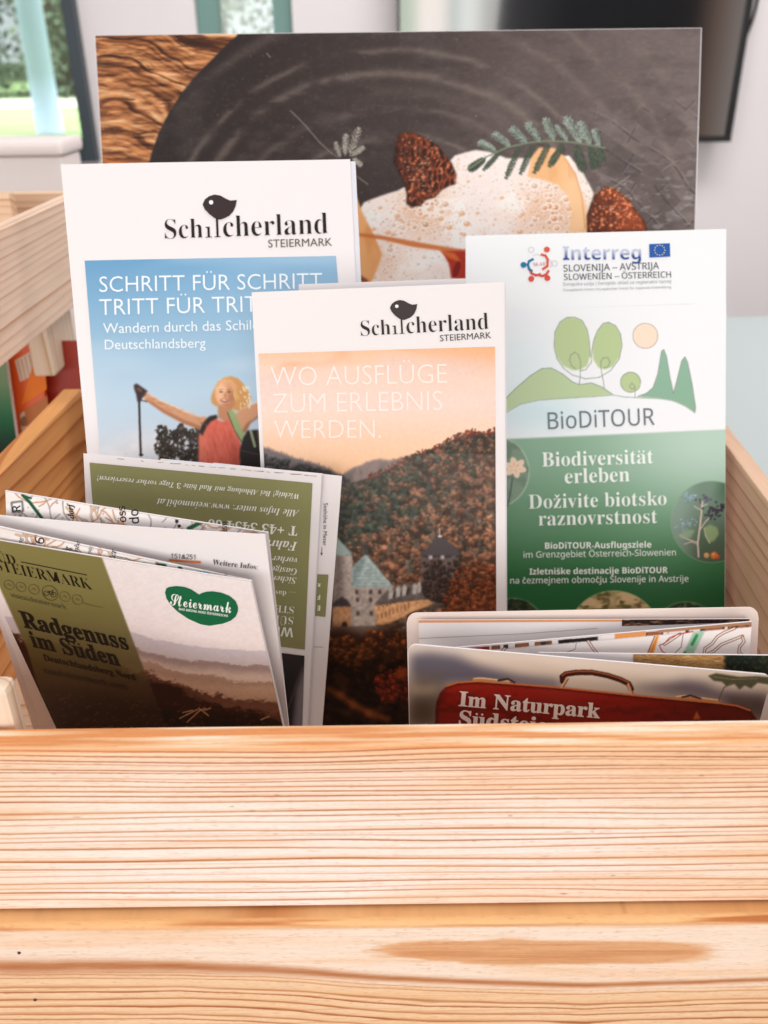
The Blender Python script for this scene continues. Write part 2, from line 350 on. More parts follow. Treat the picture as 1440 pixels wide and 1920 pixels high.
class Pic:
    def __init__(s, x0, y0, x1, y1, col=(255, 255, 255), res=1.0):
        s.x0, s.y0, s.x1, s.y1, s.res = x0, y0, x1, y1, res
        s.w = int((x1-x0)*res)+1; s.h = int((y1-y0)*res)+1
        s.a = np.zeros((s.h, s.w, 3)); s.a[:] = col
        s.X, s.Y = np.meshgrid(x0+np.arange(s.w)/res, y0+np.arange(s.h)/res)
    def noise(s, sy, sx, o=4): return fbm(s.h, s.w, sy*s.res, sx*s.res, o)
    def blend(s, mask, col):
        mask = np.clip(mask, 0, 1)[..., None]; s.a = s.a*(1-mask) + np.asarray(col, float)*mask
    def vgrad(s, stops, mask=None, axis='y'):
        c = s.Y if axis == 'y' else s.X; xs = [k[0] for k in stops]
        g = np.stack([np.interp(c, xs, [k[1][i] for k in stops]) for i in range(3)], -1)
        s.a = g if mask is None else s.a*(1-mask[..., None]) + g*mask[..., None]
    def mask(s, pts, soft=0.0):
        pts = np.asarray(pts, float); m = np.zeros((s.h, s.w))
        pad = 2
        c0 = max(0, int((pts[:, 0].min()-s.x0)*s.res)-pad); c1 = min(s.w, int((pts[:, 0].max()-s.x0)*s.res)+pad+1)
        r0 = max(0, int((pts[:, 1].min()-s.y0)*s.res)-pad); r1 = min(s.h, int((pts[:, 1].max()-s.y0)*s.res)+pad+1)
        if c1 <= c0 or r1 <= r0: return m
        X = s.X[r0:r1, c0:c1]; Y = s.Y[r0:r1, c0:c1]; acc = np.zeros(X.shape); k = 3
        for i in range(k):
            for j in range(k):
                x = X+((i+.5)/k-.5)/s.res; y = Y+((j+.5)/k-.5)/s.res; ins = np.zeros(X.shape, bool)
                for a, b in zip(pts, np.roll(pts, -1, 0)):
                    if a[1] == b[1]: continue
                    cr = (a[1] > y) != (b[1] > y); ins ^= cr & (x < (b[0]-a[0])*(y-a[1])/(b[1]-a[1])+a[0])
                acc += ins
        m[r0:r1, c0:c1] = acc/(k*k)
        if soft: m = blur(m, soft*s.res)
        return m
    def poly(s, pts, col, alpha=1.0, soft=0.0): s.blend(s.mask(pts, soft)*alpha, col)
    def dab(s, cx, cy, rx, ry, rot, col, alpha=1.0, soft=.25):
        R = max(rx, ry)+2; c0 = max(0, int((cx-R-s.x0)*s.res)); c1 = min(s.w, int((cx+R-s.x0)*s.res)+2); r0 = max(0, int((cy-R-s.y0)*s.res)); r1 = min(s.h, int((cy+R-s.y0)*s.res)+2)
        if c1 <= c0 or r1 <= r0: return
        X = s.X[r0:r1, c0:c1]-cx; Y = s.Y[r0:r1, c0:c1]-cy; c, n = math.cos(rot), math.sin(rot)
        d = np.sqrt(((X*c+Y*n)/rx)**2 + ((-X*n+Y*c)/ry)**2)
        k = max(soft, .7/max(min(rx, ry), .7)); m = (np.clip((1+k/2-d)/k, 0, 1)*alpha)[..., None]
        s.a[r0:r1, c0:c1] = s.a[r0:r1, c0:c1]*(1-m)+np.asarray(col, float)*m
    def line(s, pts, w, col, alpha=1.0, soft=.8):
        pts = np.asarray(pts, float)
        for a, b in zip(pts[:-1], pts[1:]):
            R = w/2+2
            c0 = max(0, int((min(a[0], b[0])-R-s.x0)*s.res)); c1 = min(s.w, int((max(a[0], b[0])+R-s.x0)*s.res)+2)
            r0 = max(0, int((min(a[1], b[1])-R-s.y0)*s.res)); r1 = min(s.h, int((max(a[1], b[1])+R-s.y0)*s.res)+2)
            if c1 <= c0 or r1 <= r0: continue
            X = s.X[r0:r1, c0:c1]; Y = s.Y[r0:r1, c0:c1]; d = b-a; L2 = max(d@d, 1e-9)
            t = np.clip(((X-a[0])*d[0]+(Y-a[1])*d[1])/L2, 0, 1); D = np.hypot(X-a[0]-t*d[0], Y-a[1]-t*d[1])
            m = (np.clip((w/2+soft/2-D)/soft, 0, 1)*alpha)[..., None]
            s.a[r0:r1, c0:c1] = s.a[r0:r1, c0:c1]*(1-m)+np.asarray(col, float)*m
    def worley(s, size, mask, jitter=1.0):
        """F1, F2 and a random number per cell, in picture units"""
        gw, gh = int((s.x1-s.x0)/size)+4, int((s.y1-s.y0)/size)+4
        ox = RNG.random((gh, gw))*jitter; oy = RNG.random((gh, gw))*jitter; rv = RNG.random((gh, gw))
        ys, xs = np.nonzero(mask > 0); x = (s.X[ys, xs]-s.x0)/size+1; y = (s.Y[ys, xs]-s.y0)/size+1; xi = x.astype(int); yi = y.astype(int)
        f1 = np.full(len(x), 9.); f2 = f1.copy(); rr = np.zeros(len(x))
        for j in (-1, 0, 1):
            for i in (-1, 0, 1):
                cx = np.clip(xi+i, 0, gw-1); cy = np.clip(yi+j, 0, gh-1); d = np.hypot(cx+ox[cy, cx]-x, cy+oy[cy, cx]-y)
                n = d < f1; f2 = np.where(n, f1, np.minimum(f2, d)); rr = np.where(n, rv[cy, cx], rr); f1 = np.where(n, d, f1)
        out = [np.zeros((s.h, s.w)) for _ in range(3)]
        for o, v in zip(out, (f1, f2, rr)): o[ys, xs] = v
        return out
    def sample(s, p):
        x = np.clip((p[..., 0]-s.x0)*s.res, 0, s.w-1.001); y = np.clip((p[..., 1]-s.y0)*s.res, 0, s.h-1.001); xi = x.astype(int); yi = y.astype(int); fx = (x-xi)[..., None]; fy = (y-yi)[..., None]
        return (s.a[yi, xi]*(1-fx)+s.a[yi, xi+1]*fx)*(1-fy)+(s.a[yi+1, xi]*(1-fx)+s.a[yi+1, xi+1]*fx)*fy
def blur(m, r):
    r = max(1, int(r))
    for ax in (0, 1):
        for _ in range(2):
            c = np.cumsum(np.concatenate([np.repeat(np.take(m, [0], ax), r+1, ax), m, np.repeat(np.take(m, [-1], ax), r, ax)], ax), ax)
            n = m.shape[ax]; m = (np.take(c, range(2*r+1, 2*r+1+n), ax)-np.take(c, range(0, n), ax))/(2*r+1)
    return m
def soften(p, k=.5):
    """the slight softness of a printed photograph"""
    for i in range(3): p.a[..., i] = p.a[..., i]*(1-k)+blur(p.a[..., i], 1)*k
    return p
def printed(name, S, q, pic, mt, parent, h, step=1.3):
    q = np.asarray(q, float); nx = int(max(np.linalg.norm(q[1]-q[0]), np.linalg.norm(q[2]-q[3]))/step)+2; ny = int(max(np.linalg.norm(q[3]-q[0]), np.linalg.norm(q[2]-q[1]))/step)+2
    p = quad_pts(q, nx, ny); return grid_mesh(name, S.P(p, h), mt, parent, alb(np.clip(pic.sample(p), 0, 255)))
# ------------------------------------------------------------------ the room behind
WALL_Y = 2.2; LAWN = -.15
M_wall = noise_mat('wall_plaster', tuple(alb((236, 228, 229))), tuple(alb((240, 233, 233))), 3, .9)
def wall_piece(x0, x1):
    return ((x0, WALL_Y, -.95), (x1, WALL_Y, -.95), (x1, WALL_Y+.25, -.95), (x0, WALL_Y+.25, -.95), (x0, WALL_Y, 1.7), (x1, WALL_Y, 1.7), (x1, WALL_Y+.25, 1.7), (x0, WALL_Y+.25, 1.7))
def xw(px, py, Y): return float(onY(px, py, Y)[0])
FR_Y = 1.9
xa = xw(170, 200, WALL_Y); xb = xw(366, 30, WALL_Y); xc = xw(548, 30, WALL_Y)
def boxes(name, lst, mt, parent=None, bevel=0):
    V = []; Fc = []
    for c8 in lst:
        b = len(V); V += list(c8); Fc += [tuple(b+i for i in f) for f in ((0, 3, 2, 1), (4, 5, 6, 7), (0, 1, 5, 4), (1, 2, 6, 5), (2, 3, 7, 6), (3, 0, 4, 7))]
    return mesh(name, V, Fc, mt, parent)
struct(boxes('wall', [wall_piece(xa, xb)], M_wall))
struct(boxes('wall', [wall_piece(xc, 2.6)], M_wall))
def bx8(lo, hi):
    return [(lo[0], lo[1], lo[2]), (hi[0], lo[1], lo[2]), (hi[0], hi[1], lo[2]), (lo[0], hi[1], lo[2]), (lo[0], lo[1], hi[2]), (hi[0], lo[1], hi[2]), (hi[0], hi[1], hi[2]), (lo[0], hi[1], hi[2])]
M_floor = noise_mat('floor_tiles', (.42, .40, .38), (.5, .48, .46), 5, .5)
struct(boxes('floor', [bx8((-3, -1.5, -.99), (2.6, WALL_Y-.002, -.952))], M_floor))
# low wall under the left window
sill_z = float(onY(150, 292, WALL_Y)[2])
struct(boxes('wall', [bx8((-3, WALL_Y, -.95), (xa-.001, WALL_Y+.25, sill_z-.012))], M_wall))
M_dark = mat('dark_window_frame', (.035, .05, .06), .4, .4)
M_teal = mat('grey_green_frame', tuple(alb((112, 150, 142))), .4, .4)
M_glass = bpy.data.materials.new('window_glass'); M_glass.use_nodes = True
def glassy():
    nt = M_glass.node_tree; nt.nodes.remove(nt.nodes['Principled BSDF']); o = nt.nodes['Material Output']
    t = nt.nodes.new('ShaderNodeBsdfTransparent'); t.inputs[0].default_value = (.93, .98, .96, 1); g = nt.nodes.new('ShaderNodeBsdfGlossy'); g.inputs['Roughness'].default_value = .03
    mx = nt.nodes.new('ShaderNodeMixShader'); mx.inputs[0].default_value = .07
    nt.links.new(t.outputs[0], mx.inputs[1]); nt.links.new(g.outputs[0], mx.inputs[2]); nt.links.new(mx.outputs[0], o.inputs[0])
glassy()
# left window: dark upright frame, pane, bottom rail
r = thing('window', 'left window with a dark upright frame looking onto a lawn and trees', 'window', (xw(165, 150, WALL_Y), WALL_Y, sill_z))
x0 = xw(124, 20, WALL_Y); x1 = xw(166, 20, WALL_Y)
boxes('frame', [bx8((x0, WALL_Y-.03, sill_z-.01), (xa+.004, WALL_Y+.05, 1.65)), bx8((-3, WALL_Y-.03, sill_z-.011), (x0-.001, WALL_Y+.05, sill_z+.035)), bx8((-3, WALL_Y-.03, 1.65), (xa, WALL_Y+.05, 1.7))], M_dark, r)
boxes('pane', [bx8((-3, WALL_Y+.005, sill_z+.036), (x0-.002, WALL_Y+.011, 1.649))], M_glass, r)
adopt(r)
# narrow window between the wall pieces
r = thing('window', 'narrow grey green framed window between the white wall pieces, behind the picture board', 'window', ((xb+xc)/2, WALL_Y, -.9))
f1 = xw(411, 30, WALL_Y+.05); f2 = xw(514, 30, WALL_Y+.05)
boxes('frame', [bx8((xb+.001, WALL_Y+.02, -.94), (f1, WALL_Y+.1, 1.69)), bx8((f2, WALL_Y+.02, -.94), (xc-.001, WALL_Y+.1, 1.69)), bx8((f1+.001, WALL_Y+.02, -.94), (f2-.001, WALL_Y+.1, -.8))], M_teal, r)
boxes('pane', [bx8((f1+.001, WALL_Y+.05, -.79), (f2-.001, WALL_Y+.056, 1.69))], M_glass, r)
adopt(r)
# pale blue post standing on the lawn
def garden_post():
    Y = 7.0; b0 = onY(86, 200, Y); b0[2] = LAWN; t0 = onY(54, 10, Y); d = t0-b0
    pts = [b0+d*t for t in (0, .01, .5, 1.0, 2.2)]
    V = []; Fc = []; n = 16; rad = (.11, .095, .09, .088, .08)
    for p, q in zip(pts, rad): V += [(p[0]+q*math.cos(k*2*math.pi/n), p[1]+q*math.sin(k*2*math.pi/n), p[2]) for k in range(n)]
    for i in range(4): Fc += [(i*n+k, i*n+(k+1) % n, (i+1)*n+(k+1) % n, (i+1)*n+k) for k in range(n)]
    Fc += [tuple(range(n-1, -1, -1)), tuple(range(4*n, 5*n))]
    o = mesh('garden_post', V, Fc, mat('pale_blue_paint', (.60, .72, .98), .6, .2), smooth=True)
    tag(o, 'tall pale blue post on the lawn outside the left window', 'post')
garden_post()
# television on the wall
def television():
    Y = WALL_Y-.09; zb = float(onY(1372, 266, Y)[2]); xl = xw(745, 60, Y); xr = xw(1392, 130, Y)
    r = thing('television', 'dark flat television on the wall behind the picture board', 'television', ((xl+xr)/2, Y, zb))
    b = .012
    boxes('bezel', [bx8((xl, Y, zb), (xr, Y+.05, zb+b)), bx8((xl, Y, zb+b), (xl+.006, Y+.05, zb+.44)), bx8((xr-b, Y, zb+b), (xr, Y+.05, zb+.44)), bx8((xl, Y, zb+.44), (xr, Y+.05, zb+.45)), bx8((xl+.01, Y+.03, zb+.005), (xr-.01, Y+.06, zb+.445))], mat('black_plastic', (.012, .012, .014), .25, .5), r)
    boxes('screen', [bx8((xl+.0062, Y+.006, zb+b+.0002), (xr-b-.0002, Y+.029, zb+.4398))], mat('dark_screen', (.012, .012, .013), .06, 1.0, coat=.6), r)
    boxes('wall_mount', [bx8((xl+.25, Y+.061, zb+.1), (xr-.25, WALL_Y-.002, zb+.3))], M_dark, r)
    adopt(r)
    # cable
    pts = []
    for t in np.linspace(0, 1, 24):
        px = 1425 - 55*t**2.2; py = -60 + 178*t; pts.append(onY(px, py, WALL_Y-.02-.02*t))
    c = tube('cable', pts, .004, mat('black_cable', (.015, .015, .015), .5)); tag(c, 'thin black cable beside the right edge of the television', 'cable')
def tube(name, pts, rad, mt, parent=None, n=8):
    V = []; Fc = []; pts = [Vector(p) for p in pts]
    for i, p in enumerate(pts):
        d = (pts[min(i+1, len(pts)-1)]-pts[max(i-1, 0)]).normalized(); a = d.orthogonal().normalized()
        a = (Vector((0, 1, 0)) - d*d.y).normalized() if abs(d.y) < .9 else a; b = d.cross(a)
        for k in range(n):
            t = 2*math.pi*k/n; V.append(p+a*math.cos(t)*rad+b*math.sin(t)*rad)
    for i in range(len(pts)-1):
        for k in range(n): Fc.append((i*n+k, i*n+(k+1) % n, (i+1)*n+(k+1) % n, (i+1)*n+k))
    Fc.append(tuple(range(n-1, -1, -1))); Fc.append(tuple(range((len(pts)-1)*n, len(pts)*n)))
    return mesh(name, V, Fc, mt, parent, smooth=True)
television()
# table the crates stand on
M_table = mat('white_table_top', (.42, .475, .47), .4, .3)
r = thing('table', 'white table under the wooden crates', 'table', (0, .9, -.74))
boxes('tabletop', [bx8((LAWN, -.15, -.03), (1.25, 1.25, -.0005))], M_table, r)
for sx in (-1.2, 1.15):
    for sy in (-.08, 1.18): boxes('leg', [bx8((sx-.03, sy-.03, -.9515), (sx+.03, sy+.03, -.0305))], M_table, r)
adopt(r)
# garden outside
M_lawn = noise_mat('lawn', (.17, .25, .10), (.23, .31, .14), 1.2, .9)
g = mesh('lawn', [(-80, 2.6, LAWN), (60, 2.6, LAWN), (60, 120, LAWN), (-80, 120, LAWN)], [(0, 1, 2, 3)], M_lawn); struct(g)
g = mesh('path', [(-80, 10.5, LAWN+.01), (60, 10.5, LAWN+.01), (60, 13, LAWN+.01), (-80, 13, LAWN+.01)], [(0, 1, 2, 3)], noise_mat('gravel_path', (.4, .37, .33), (.5, .47, .42), 4)); struct(g)
M_leaf = [noise_mat('leaves_%s' % n, a, b, 2.5, .7) for n, a, b in (('dark', (.035, .055, .035), (.075, .105, .07)), ('mid', (.05, .08, .05), (.10, .14, .085)), ('pale', (.08, .12, .075), (.15, .19, .12)))]
M_bark = noise_mat('bark', (.10, .075, .055), (.2, .16, .12), 6)
def tree(x, y, h, w, k, label, trunk=.18):
    r = thing('tree', label, 'tree', (x, y, LAWN), 'trees outside the windows')
    tube('trunk', [(x, y, LAWN), (x+.1, y, LAWN+h*.3), (x-.05, y, LAWN+h*.62)], trunk, M_bark, r)
    V = []; Fc = []; rg = np.random.default_rng(int(abs(x)*100)+k)
    cl = [(rg.normal(0, w*.38), rg.normal(0, w*.25), h*(.06+.88*rg.random()), w*(.16+.16*rg.random())) for _ in range(34)]
    for cx, cy, cz, cr in cl:
        for _ in range(420):
            d = rg.normal(0, 1, 3); d /= np.linalg.norm(d); p = np.array([x+cx, y+cy, LAWN+cz])+d*cr*(.6+.45*rg.random()); s = .035+.05*rg.random()
            a = rg.normal(0, 1, 3); a /= np.linalg.norm(a); b = np.cross(a, rg.normal(0, 1, 3)); b /= np.linalg.norm(b); i = len(V)
            V += [p-a*s, p-b*s*.5, p+a*s, p+b*s*.5]; Fc.append((i, i+1, i+2, i+3))
    mesh('crown', V, Fc, M_leaf[k], r); adopt(r)
for args in ((-9.2, 14.5, 8, 4.2, 0, 'dark green bushy tree at the left end of the row beyond the lawn'), (-6.6, 15.5, 9, 4.0, 1, 'mid green tall tree at the middle of the row beyond the lawn'), (-4.6, 14.2, 7.5, 3.6, 2, 'pale green loose tree seen through the narrow window'),
             (-12.0, 16.5, 9, 4.8, 1, 'mid green wide tree far left beyond the lawn'), (-2.6, 15.8, 8, 3.6, 1, 'mid green tree at the right end of the row beyond the lawn'), (-7.9, 12.0, 3.2, 1.0, 2, 'slim pale sapling standing in front of the trees')):
    tree(*args)

# ------------------------------------------------------------------ the front crate
RIM = .165; FLOOR = .068; YF0, YF1 = .192, .2035
crate = thing('wooden_crate', 'pale pine crate of flat boards holding the brochures, nearest the camera', 'crate', (0, .35, 0))
def interp_lines(w, lines):
    i = np.clip(np.searchsorted(lines, w), 1, len(lines)-1); lo = lines[i-1]; hi = lines[i]; return i, (w-lo)/(hi-lo), hi-lo
def front_board(kind, prof, smax_rows):
    xs = np.arange(-.33, .3301, .00062)
    prof = np.asarray(prof); seg = np.linalg.norm(np.diff(prof, axis=0), axis=1); s = np.concatenate([[0], np.cumsum(seg)])
    key = prof[:, 0] < (YF1-.0012); fr0, fr1 = s[key][0], s[key][-1]      # most rows where the board shows its face
    ss = np.unique(np.concatenate([np.linspace(0, fr0, 3), np.linspace(fr0, fr1, smax_rows), np.linspace(fr1, s[-1], 12)])); py = np.interp(ss, s, prof[:, 0]); pz = np.interp(ss, s, prof[:, 1])
    h, w = len(ss), len(xs)
    P = np.zeros((h, w, 3)); P[..., 0] = xs[None]; P[..., 1] = py[:, None]; P[..., 2] = pz[:, None]
    q = proj(P); X, Y = q[..., 0], q[..., 1]
    k = .62e-3*1637/.27/1.0   # picture px per column
    rowpx = .85
    nl = lambda sy, sx, o=3: fbm(h, w, sy/rowpx, sx/k, o)
    rg = np.random.default_rng(3 if kind == 'upper' else 11)
    C = np.zeros((h, w, 3))
    def mix(a, b, t): return a*(1-t[..., None]) + np.asarray(b, float)*t[..., None]
    if kind == 'upper':
        Wc = Y + .010*(X-720) + 16*(nl(120, 900, 2)-.5) + 7*(nl(40, 420, 2)-.5) + 1.3*(nl(14, 150, 2)-.5) 
        L = [1300.]
        while L[-1] < 1800: L.append(L[-1] + (rg.choice([5, 6, 8, 9, 11, 13]) if L[-1] < 1470 else rg.choice([7, 8, 10, 12, 14, 16, 20]))*rg.uniform(.85, 1.15))
        L = np.array(L); i, f, gap = interp_lines(Wc, L)
        st = np.clip(rg.uniform(.3, 1.25, len(L)), .4, 1.05)[i]*np.clip(.55+.9*(nl(12, 900, 2)), .45, 1.25)
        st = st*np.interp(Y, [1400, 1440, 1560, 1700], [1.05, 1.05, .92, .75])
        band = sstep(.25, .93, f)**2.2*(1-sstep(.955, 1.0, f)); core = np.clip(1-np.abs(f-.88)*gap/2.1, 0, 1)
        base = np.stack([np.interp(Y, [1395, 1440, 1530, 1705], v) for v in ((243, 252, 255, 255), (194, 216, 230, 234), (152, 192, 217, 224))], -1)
        side = sstep(350, 900, np.abs(X-650)); base = mix(base, (240, 194, 146), side*.4)  # ends more orange; the paler middle paints a sheen into the wood
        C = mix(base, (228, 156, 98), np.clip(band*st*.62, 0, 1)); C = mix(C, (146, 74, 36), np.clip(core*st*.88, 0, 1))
        # worn pale patches and hairline scratches
        C = mix(C, (226, 168, 120), sstep(.60, .75, nl(3.2, 420, 3))*.38)
        C = mix(C, (252, 236, 222), sstep(.54, .72, nl(60, 500, 3))*.22); C = mix(C, (236, 178, 128), sstep(.5, .74, nl(50, 600, 2))*.28)
        for _ in range(16):
            sx, sy = rg.uniform(60, 1400), rg.uniform(1420, 1690); C = mix(C, (120, 80, 60), np.exp(-((X-sx)/rg.uniform(2, 7))**2-((Y-sy)/1.3)**2)*rg.uniform(.25, .7))
        C = mix(C, (190, 128, 84), sstep(.78, .84, nl(2.6, 60, 2))*.2)
        # rounded top edge
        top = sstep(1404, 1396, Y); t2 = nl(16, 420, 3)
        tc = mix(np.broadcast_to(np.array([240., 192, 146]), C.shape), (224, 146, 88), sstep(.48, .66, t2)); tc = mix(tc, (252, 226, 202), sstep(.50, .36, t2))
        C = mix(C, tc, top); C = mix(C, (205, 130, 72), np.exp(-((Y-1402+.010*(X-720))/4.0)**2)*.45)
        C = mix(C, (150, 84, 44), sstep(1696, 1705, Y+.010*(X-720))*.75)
    else:
        yl = np.interp(X, [-400, 0, 340, 560, 800, 1100, 1440, 1900], [1822, 1813, 1811, 1822, 1839, 1848, 1836, 1826]) + 5*(nl(40, 160, 3)-.5)
        Wc = Y - (yl-1830) + 12*(nl(60, 500, 2)-.5) + 1.5*(nl(5, 110, 2)-.5)
        L = [1690.]
        while L[-1] < 2100: L.append(L[-1] + rg.choice([5, 7, 8, 10, 12, 15, 18])*rg.uniform(.85, 1.15))
        L = np.array(L); i, f, gap = interp_lines(Wc, L); st = rg.uniform(.4, 1.0, len(L))[i]*np.clip(.6+.8*nl(9, 400, 3), .3, 1.2)
        band = sstep(.25, .93, f)**1.5*(1-sstep(.95, 1.0, f)); core = np.clip(1-np.abs(f-.88)*gap/2.6, 0, 1)
        low = sstep(8, 16, Y-yl); base = np.zeros((h, w, 3)); base[:] = (247, 220, 200)
        base = mix(base, (240, 190, 148), sstep(.42, .75, nl(24, 520, 3))*.55)
        base = mix(base, (240, 194, 150), low*.8)
        C = mix(base, (222, 158, 104), np.clip(band*st*low*.8, 0, 1)); C = mix(C, (158, 86, 44), np.clip(core*st*low*.95, 0, 1))
        C = mix(C, (225, 180, 138), np.clip(core*st*(1-low)*.16, 0, 1)); C = mix(C, (214, 152, 104), sstep(.62, .76, nl(3.0, 420, 3))*(.12+.35*low))
        d = Y-yl; wd = np.interp(X, [-300, 0, 300, 700, 1440], [14, 13, 11, 6, 4])
        C = mix(C, (178, 104, 56), np.exp(-np.clip(d/wd, -9, 9)**2)*(.75+.25*nl(4, 60, 2)))
        # long flat knot
        kx, ky, ka, kb = 1020, 1783, 312, 23
        e = ((X-kx)/ka)**4 + ((Y-ky-6*np.sin((X-800)/190)*.5)/(kb+5*(nl(60, 90, 2)-.5)))**2
        C = mix(C, (218, 150, 96), sstep(1.25, .70, e+.5*(nl(7, 60, 3)-.5)*2*sstep(1100, 720, X))*.78); C = mix(C, (200, 130, 80), sstep(1.0, .3, e)*.6*sstep(.40, .65, nl(4, 260, 3)))
        C = mix(C, (226, 172, 126), sstep(.45, .75, nl(10, 140, 3))*sstep(.75, 1.05, e)*sstep(1.7, 1.1, e)*.5)
        top = sstep(1742, 1734, Y+.010*(X-720)); t2 = nl(12, 500, 3)
        tc = mix(np.broadcast_to(np.array([240., 186, 128]), C.shape), (190, 112, 58), sstep(.42, .64, t2)); C = mix(C, tc, top)
        C = mix(C, (206, 138, 84), np.exp(-((Y-1738+.010*(X-720))/3.0)**2)*.35)
    fine = (nl(1.4, 40, 2)-.5)+1.2*(nl(1.2, 12, 2)-.5); pore = sstep(.70, .80, nl(1.3, 16, 2)); C = mix(C, (176, 116, 78), pore*.22); C = C*(1+.05*fine[..., None])
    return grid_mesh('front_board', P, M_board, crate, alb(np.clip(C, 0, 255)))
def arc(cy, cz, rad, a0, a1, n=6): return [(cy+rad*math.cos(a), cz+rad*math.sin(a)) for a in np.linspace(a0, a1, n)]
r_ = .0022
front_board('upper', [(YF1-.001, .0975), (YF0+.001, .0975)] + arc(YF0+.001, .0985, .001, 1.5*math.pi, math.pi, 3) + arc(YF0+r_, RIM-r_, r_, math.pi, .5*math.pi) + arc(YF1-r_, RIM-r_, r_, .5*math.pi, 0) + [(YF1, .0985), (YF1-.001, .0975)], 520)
LB = .1865
front_board('lower', [(YF1+.0005, .0), (LB, .0)] + arc(LB+.0025, .0965-.0025, .0025, math.pi, .5*math.pi) + [(YF1+.0005, .0965), (YF1+.0005, .0)], 460)
lower = crate.children[-1]
for px, py in ((36, 1786), (66, 1874)):
    c = onY(px, py, LB); V = []; n = 10
    for k, (rad, dy) in enumerate(((.00055, .0004), (.00055, -.0003), (.0003, -.0005))):
        V += [(c[0]+rad*math.cos(t), c[1]+dy, c[2]+rad*math.sin(t)) for t in np.linspace(0, 2*math.pi, n, endpoint=False)]
    Fc = [(k*n+i, k*n+(i+1) % n, (k+1)*n+(i+1) % n, (k+1)*n+i) for k in range(2) for i in range(n)] + [tuple(range(2*n, 3*n))]
    mesh('nail', V, Fc, mat('dark_nail', (.06, .04, .03), .6), lower)
# side boards (rims read off the picture), back board, bottom board, corner post
def wall_board(name, rin, rout, z0, z1, mt):
    (ax, ay), (bx_, by) = rin; (cx, cy), (dx, dy) = rout
    return hexa(name, [(cx, cy, z0), (ax, ay, z0), (bx_, by, z0), (dx, dy, z0), (cx, cy, z1), (ax, ay, z1), (bx_, by, z1), (dx, dy, z1)], mt, crate, .0012)
Yb = .505
wall_board('side_board', ((-.1885, YF1+.0005), (-.183, Yb)), ((-.199, YF1+.0005), (-.1935, Yb)), .004, RIM, M_pine_y)
wall_board('side_board', ((.1735, YF1+.0005), (.179, Yb)), ((.1640, YF1+.0005), (.1745, .42)), .004, RIM, M_pine_r) if False else None
hexa('side_board', [(.1625, YF1+.0005, .004), (.1710, YF1+.0005, .004), (.1885, Yb, .004), (.1800, Yb, .004), (.1625, YF1+.0005, RIM), (.1710, YF1+.0005, RIM), (.1885, Yb, RIM), (.1800, Yb, RIM)], M_pine_r, crate, .0012)
box('back_board', (-.1935, Yb+.0005, .004), (.1885, Yb+.0105, RIM-.004), M_pine_x, crate)
hexa('bottom_board', [(-.188, YF1+.001, .061), (.1622, YF1+.001, .061), (.1792, Yb-.0005, .061), (-.1828, Yb-.0005, .061), (-.188, YF1+.001, FLOOR), (.1622, YF1+.001, FLOOR), (.1792, Yb-.0005, FLOOR), (-.1828, Yb-.0005, FLOOR)], M_pine_x, crate, 0)
# post inside the front left
pz = .178
pc = onZ(28, 1264, pz); pl = onZ(-40, 1264, pz); pf = onZ(2, 1300, pz)
c8 = []
for z in (FLOOR, pz): c8 += [(pc[0]-.018, YF1+.0008, z), (pc[0], YF1+.0008, z), (pc[0], pc[1], z), (pc[0]-.018, pc[1], z)]
hexa('corner_post', c8, M_pine_z, crate, .0022)
adopt(crate)

# ------------------------------------------------------------------ the crate and brochures at the left
nb = thing('wooden_crate', 'raised pine crate at the left, seen only by its side board and foot', 'crate', (-.3, .5, 0))
XN = -.206
pa = onX(0, 433, XN); pb = onX(117, 375, XN); pd = onX(0, 690, XN)
zt = float((pa[2]+pb[2])/2); zb_ = float(pd[2]); y0n = float(pa[1])-.13; y1n = float(onX(165, 352, XN)[1])
hexa('side_board', [(XN-.010, y0n, zb_), (XN, y0n, zb_), (XN, y1n, zb_), (XN-.010, y1n, zb_), (XN-.010, y0n, zt), (XN, y0n, zt), (XN, y1n, zt), (XN-.010, y1n, zt)], M_pine_l, nb, .0012)
f0 = onX(104, 706, XN-.0105); f1_ = onX(150, 676, XN-.0105); fl = XN-.0245; fz = float(f0[2])
hexa('foot', [(fl, f0[1], fz), (XN-.0105, f0[1], fz), (XN-.0105, f1_[1], fz), (fl, f1_[1], fz), (fl, f0[1], zt-.01), (XN-.0105, f0[1], zt-.01), (XN-.0105, f1_[1], zt-.01), (fl, f1_[1], zt-.01)], M_pine_z, nb, .002)
yr = y1n+.01
box('back_board', (-.55, yr, zb_-.02), (XN+.012, yr+.012, float(onY(60, 362, yr)[2])), M_pine_x, nb)
box('bottom_board', (-.55, y0n, zb_+.004), (XN-.036, y1n, zb_+.012), M_pine_x, nb)
for yy in (y0n+.002, y1n-.03): box('leg', (-.55, yy, 0.0005), (-.52, yy+.028, zb_+.0035), M_pine_z, nb)
box('divider', (-.34, y1n-.05, zb_+.0125), (XN-.0365, y1n-.04, zt+.004), M_pine_x, nb)
adopt(nb)
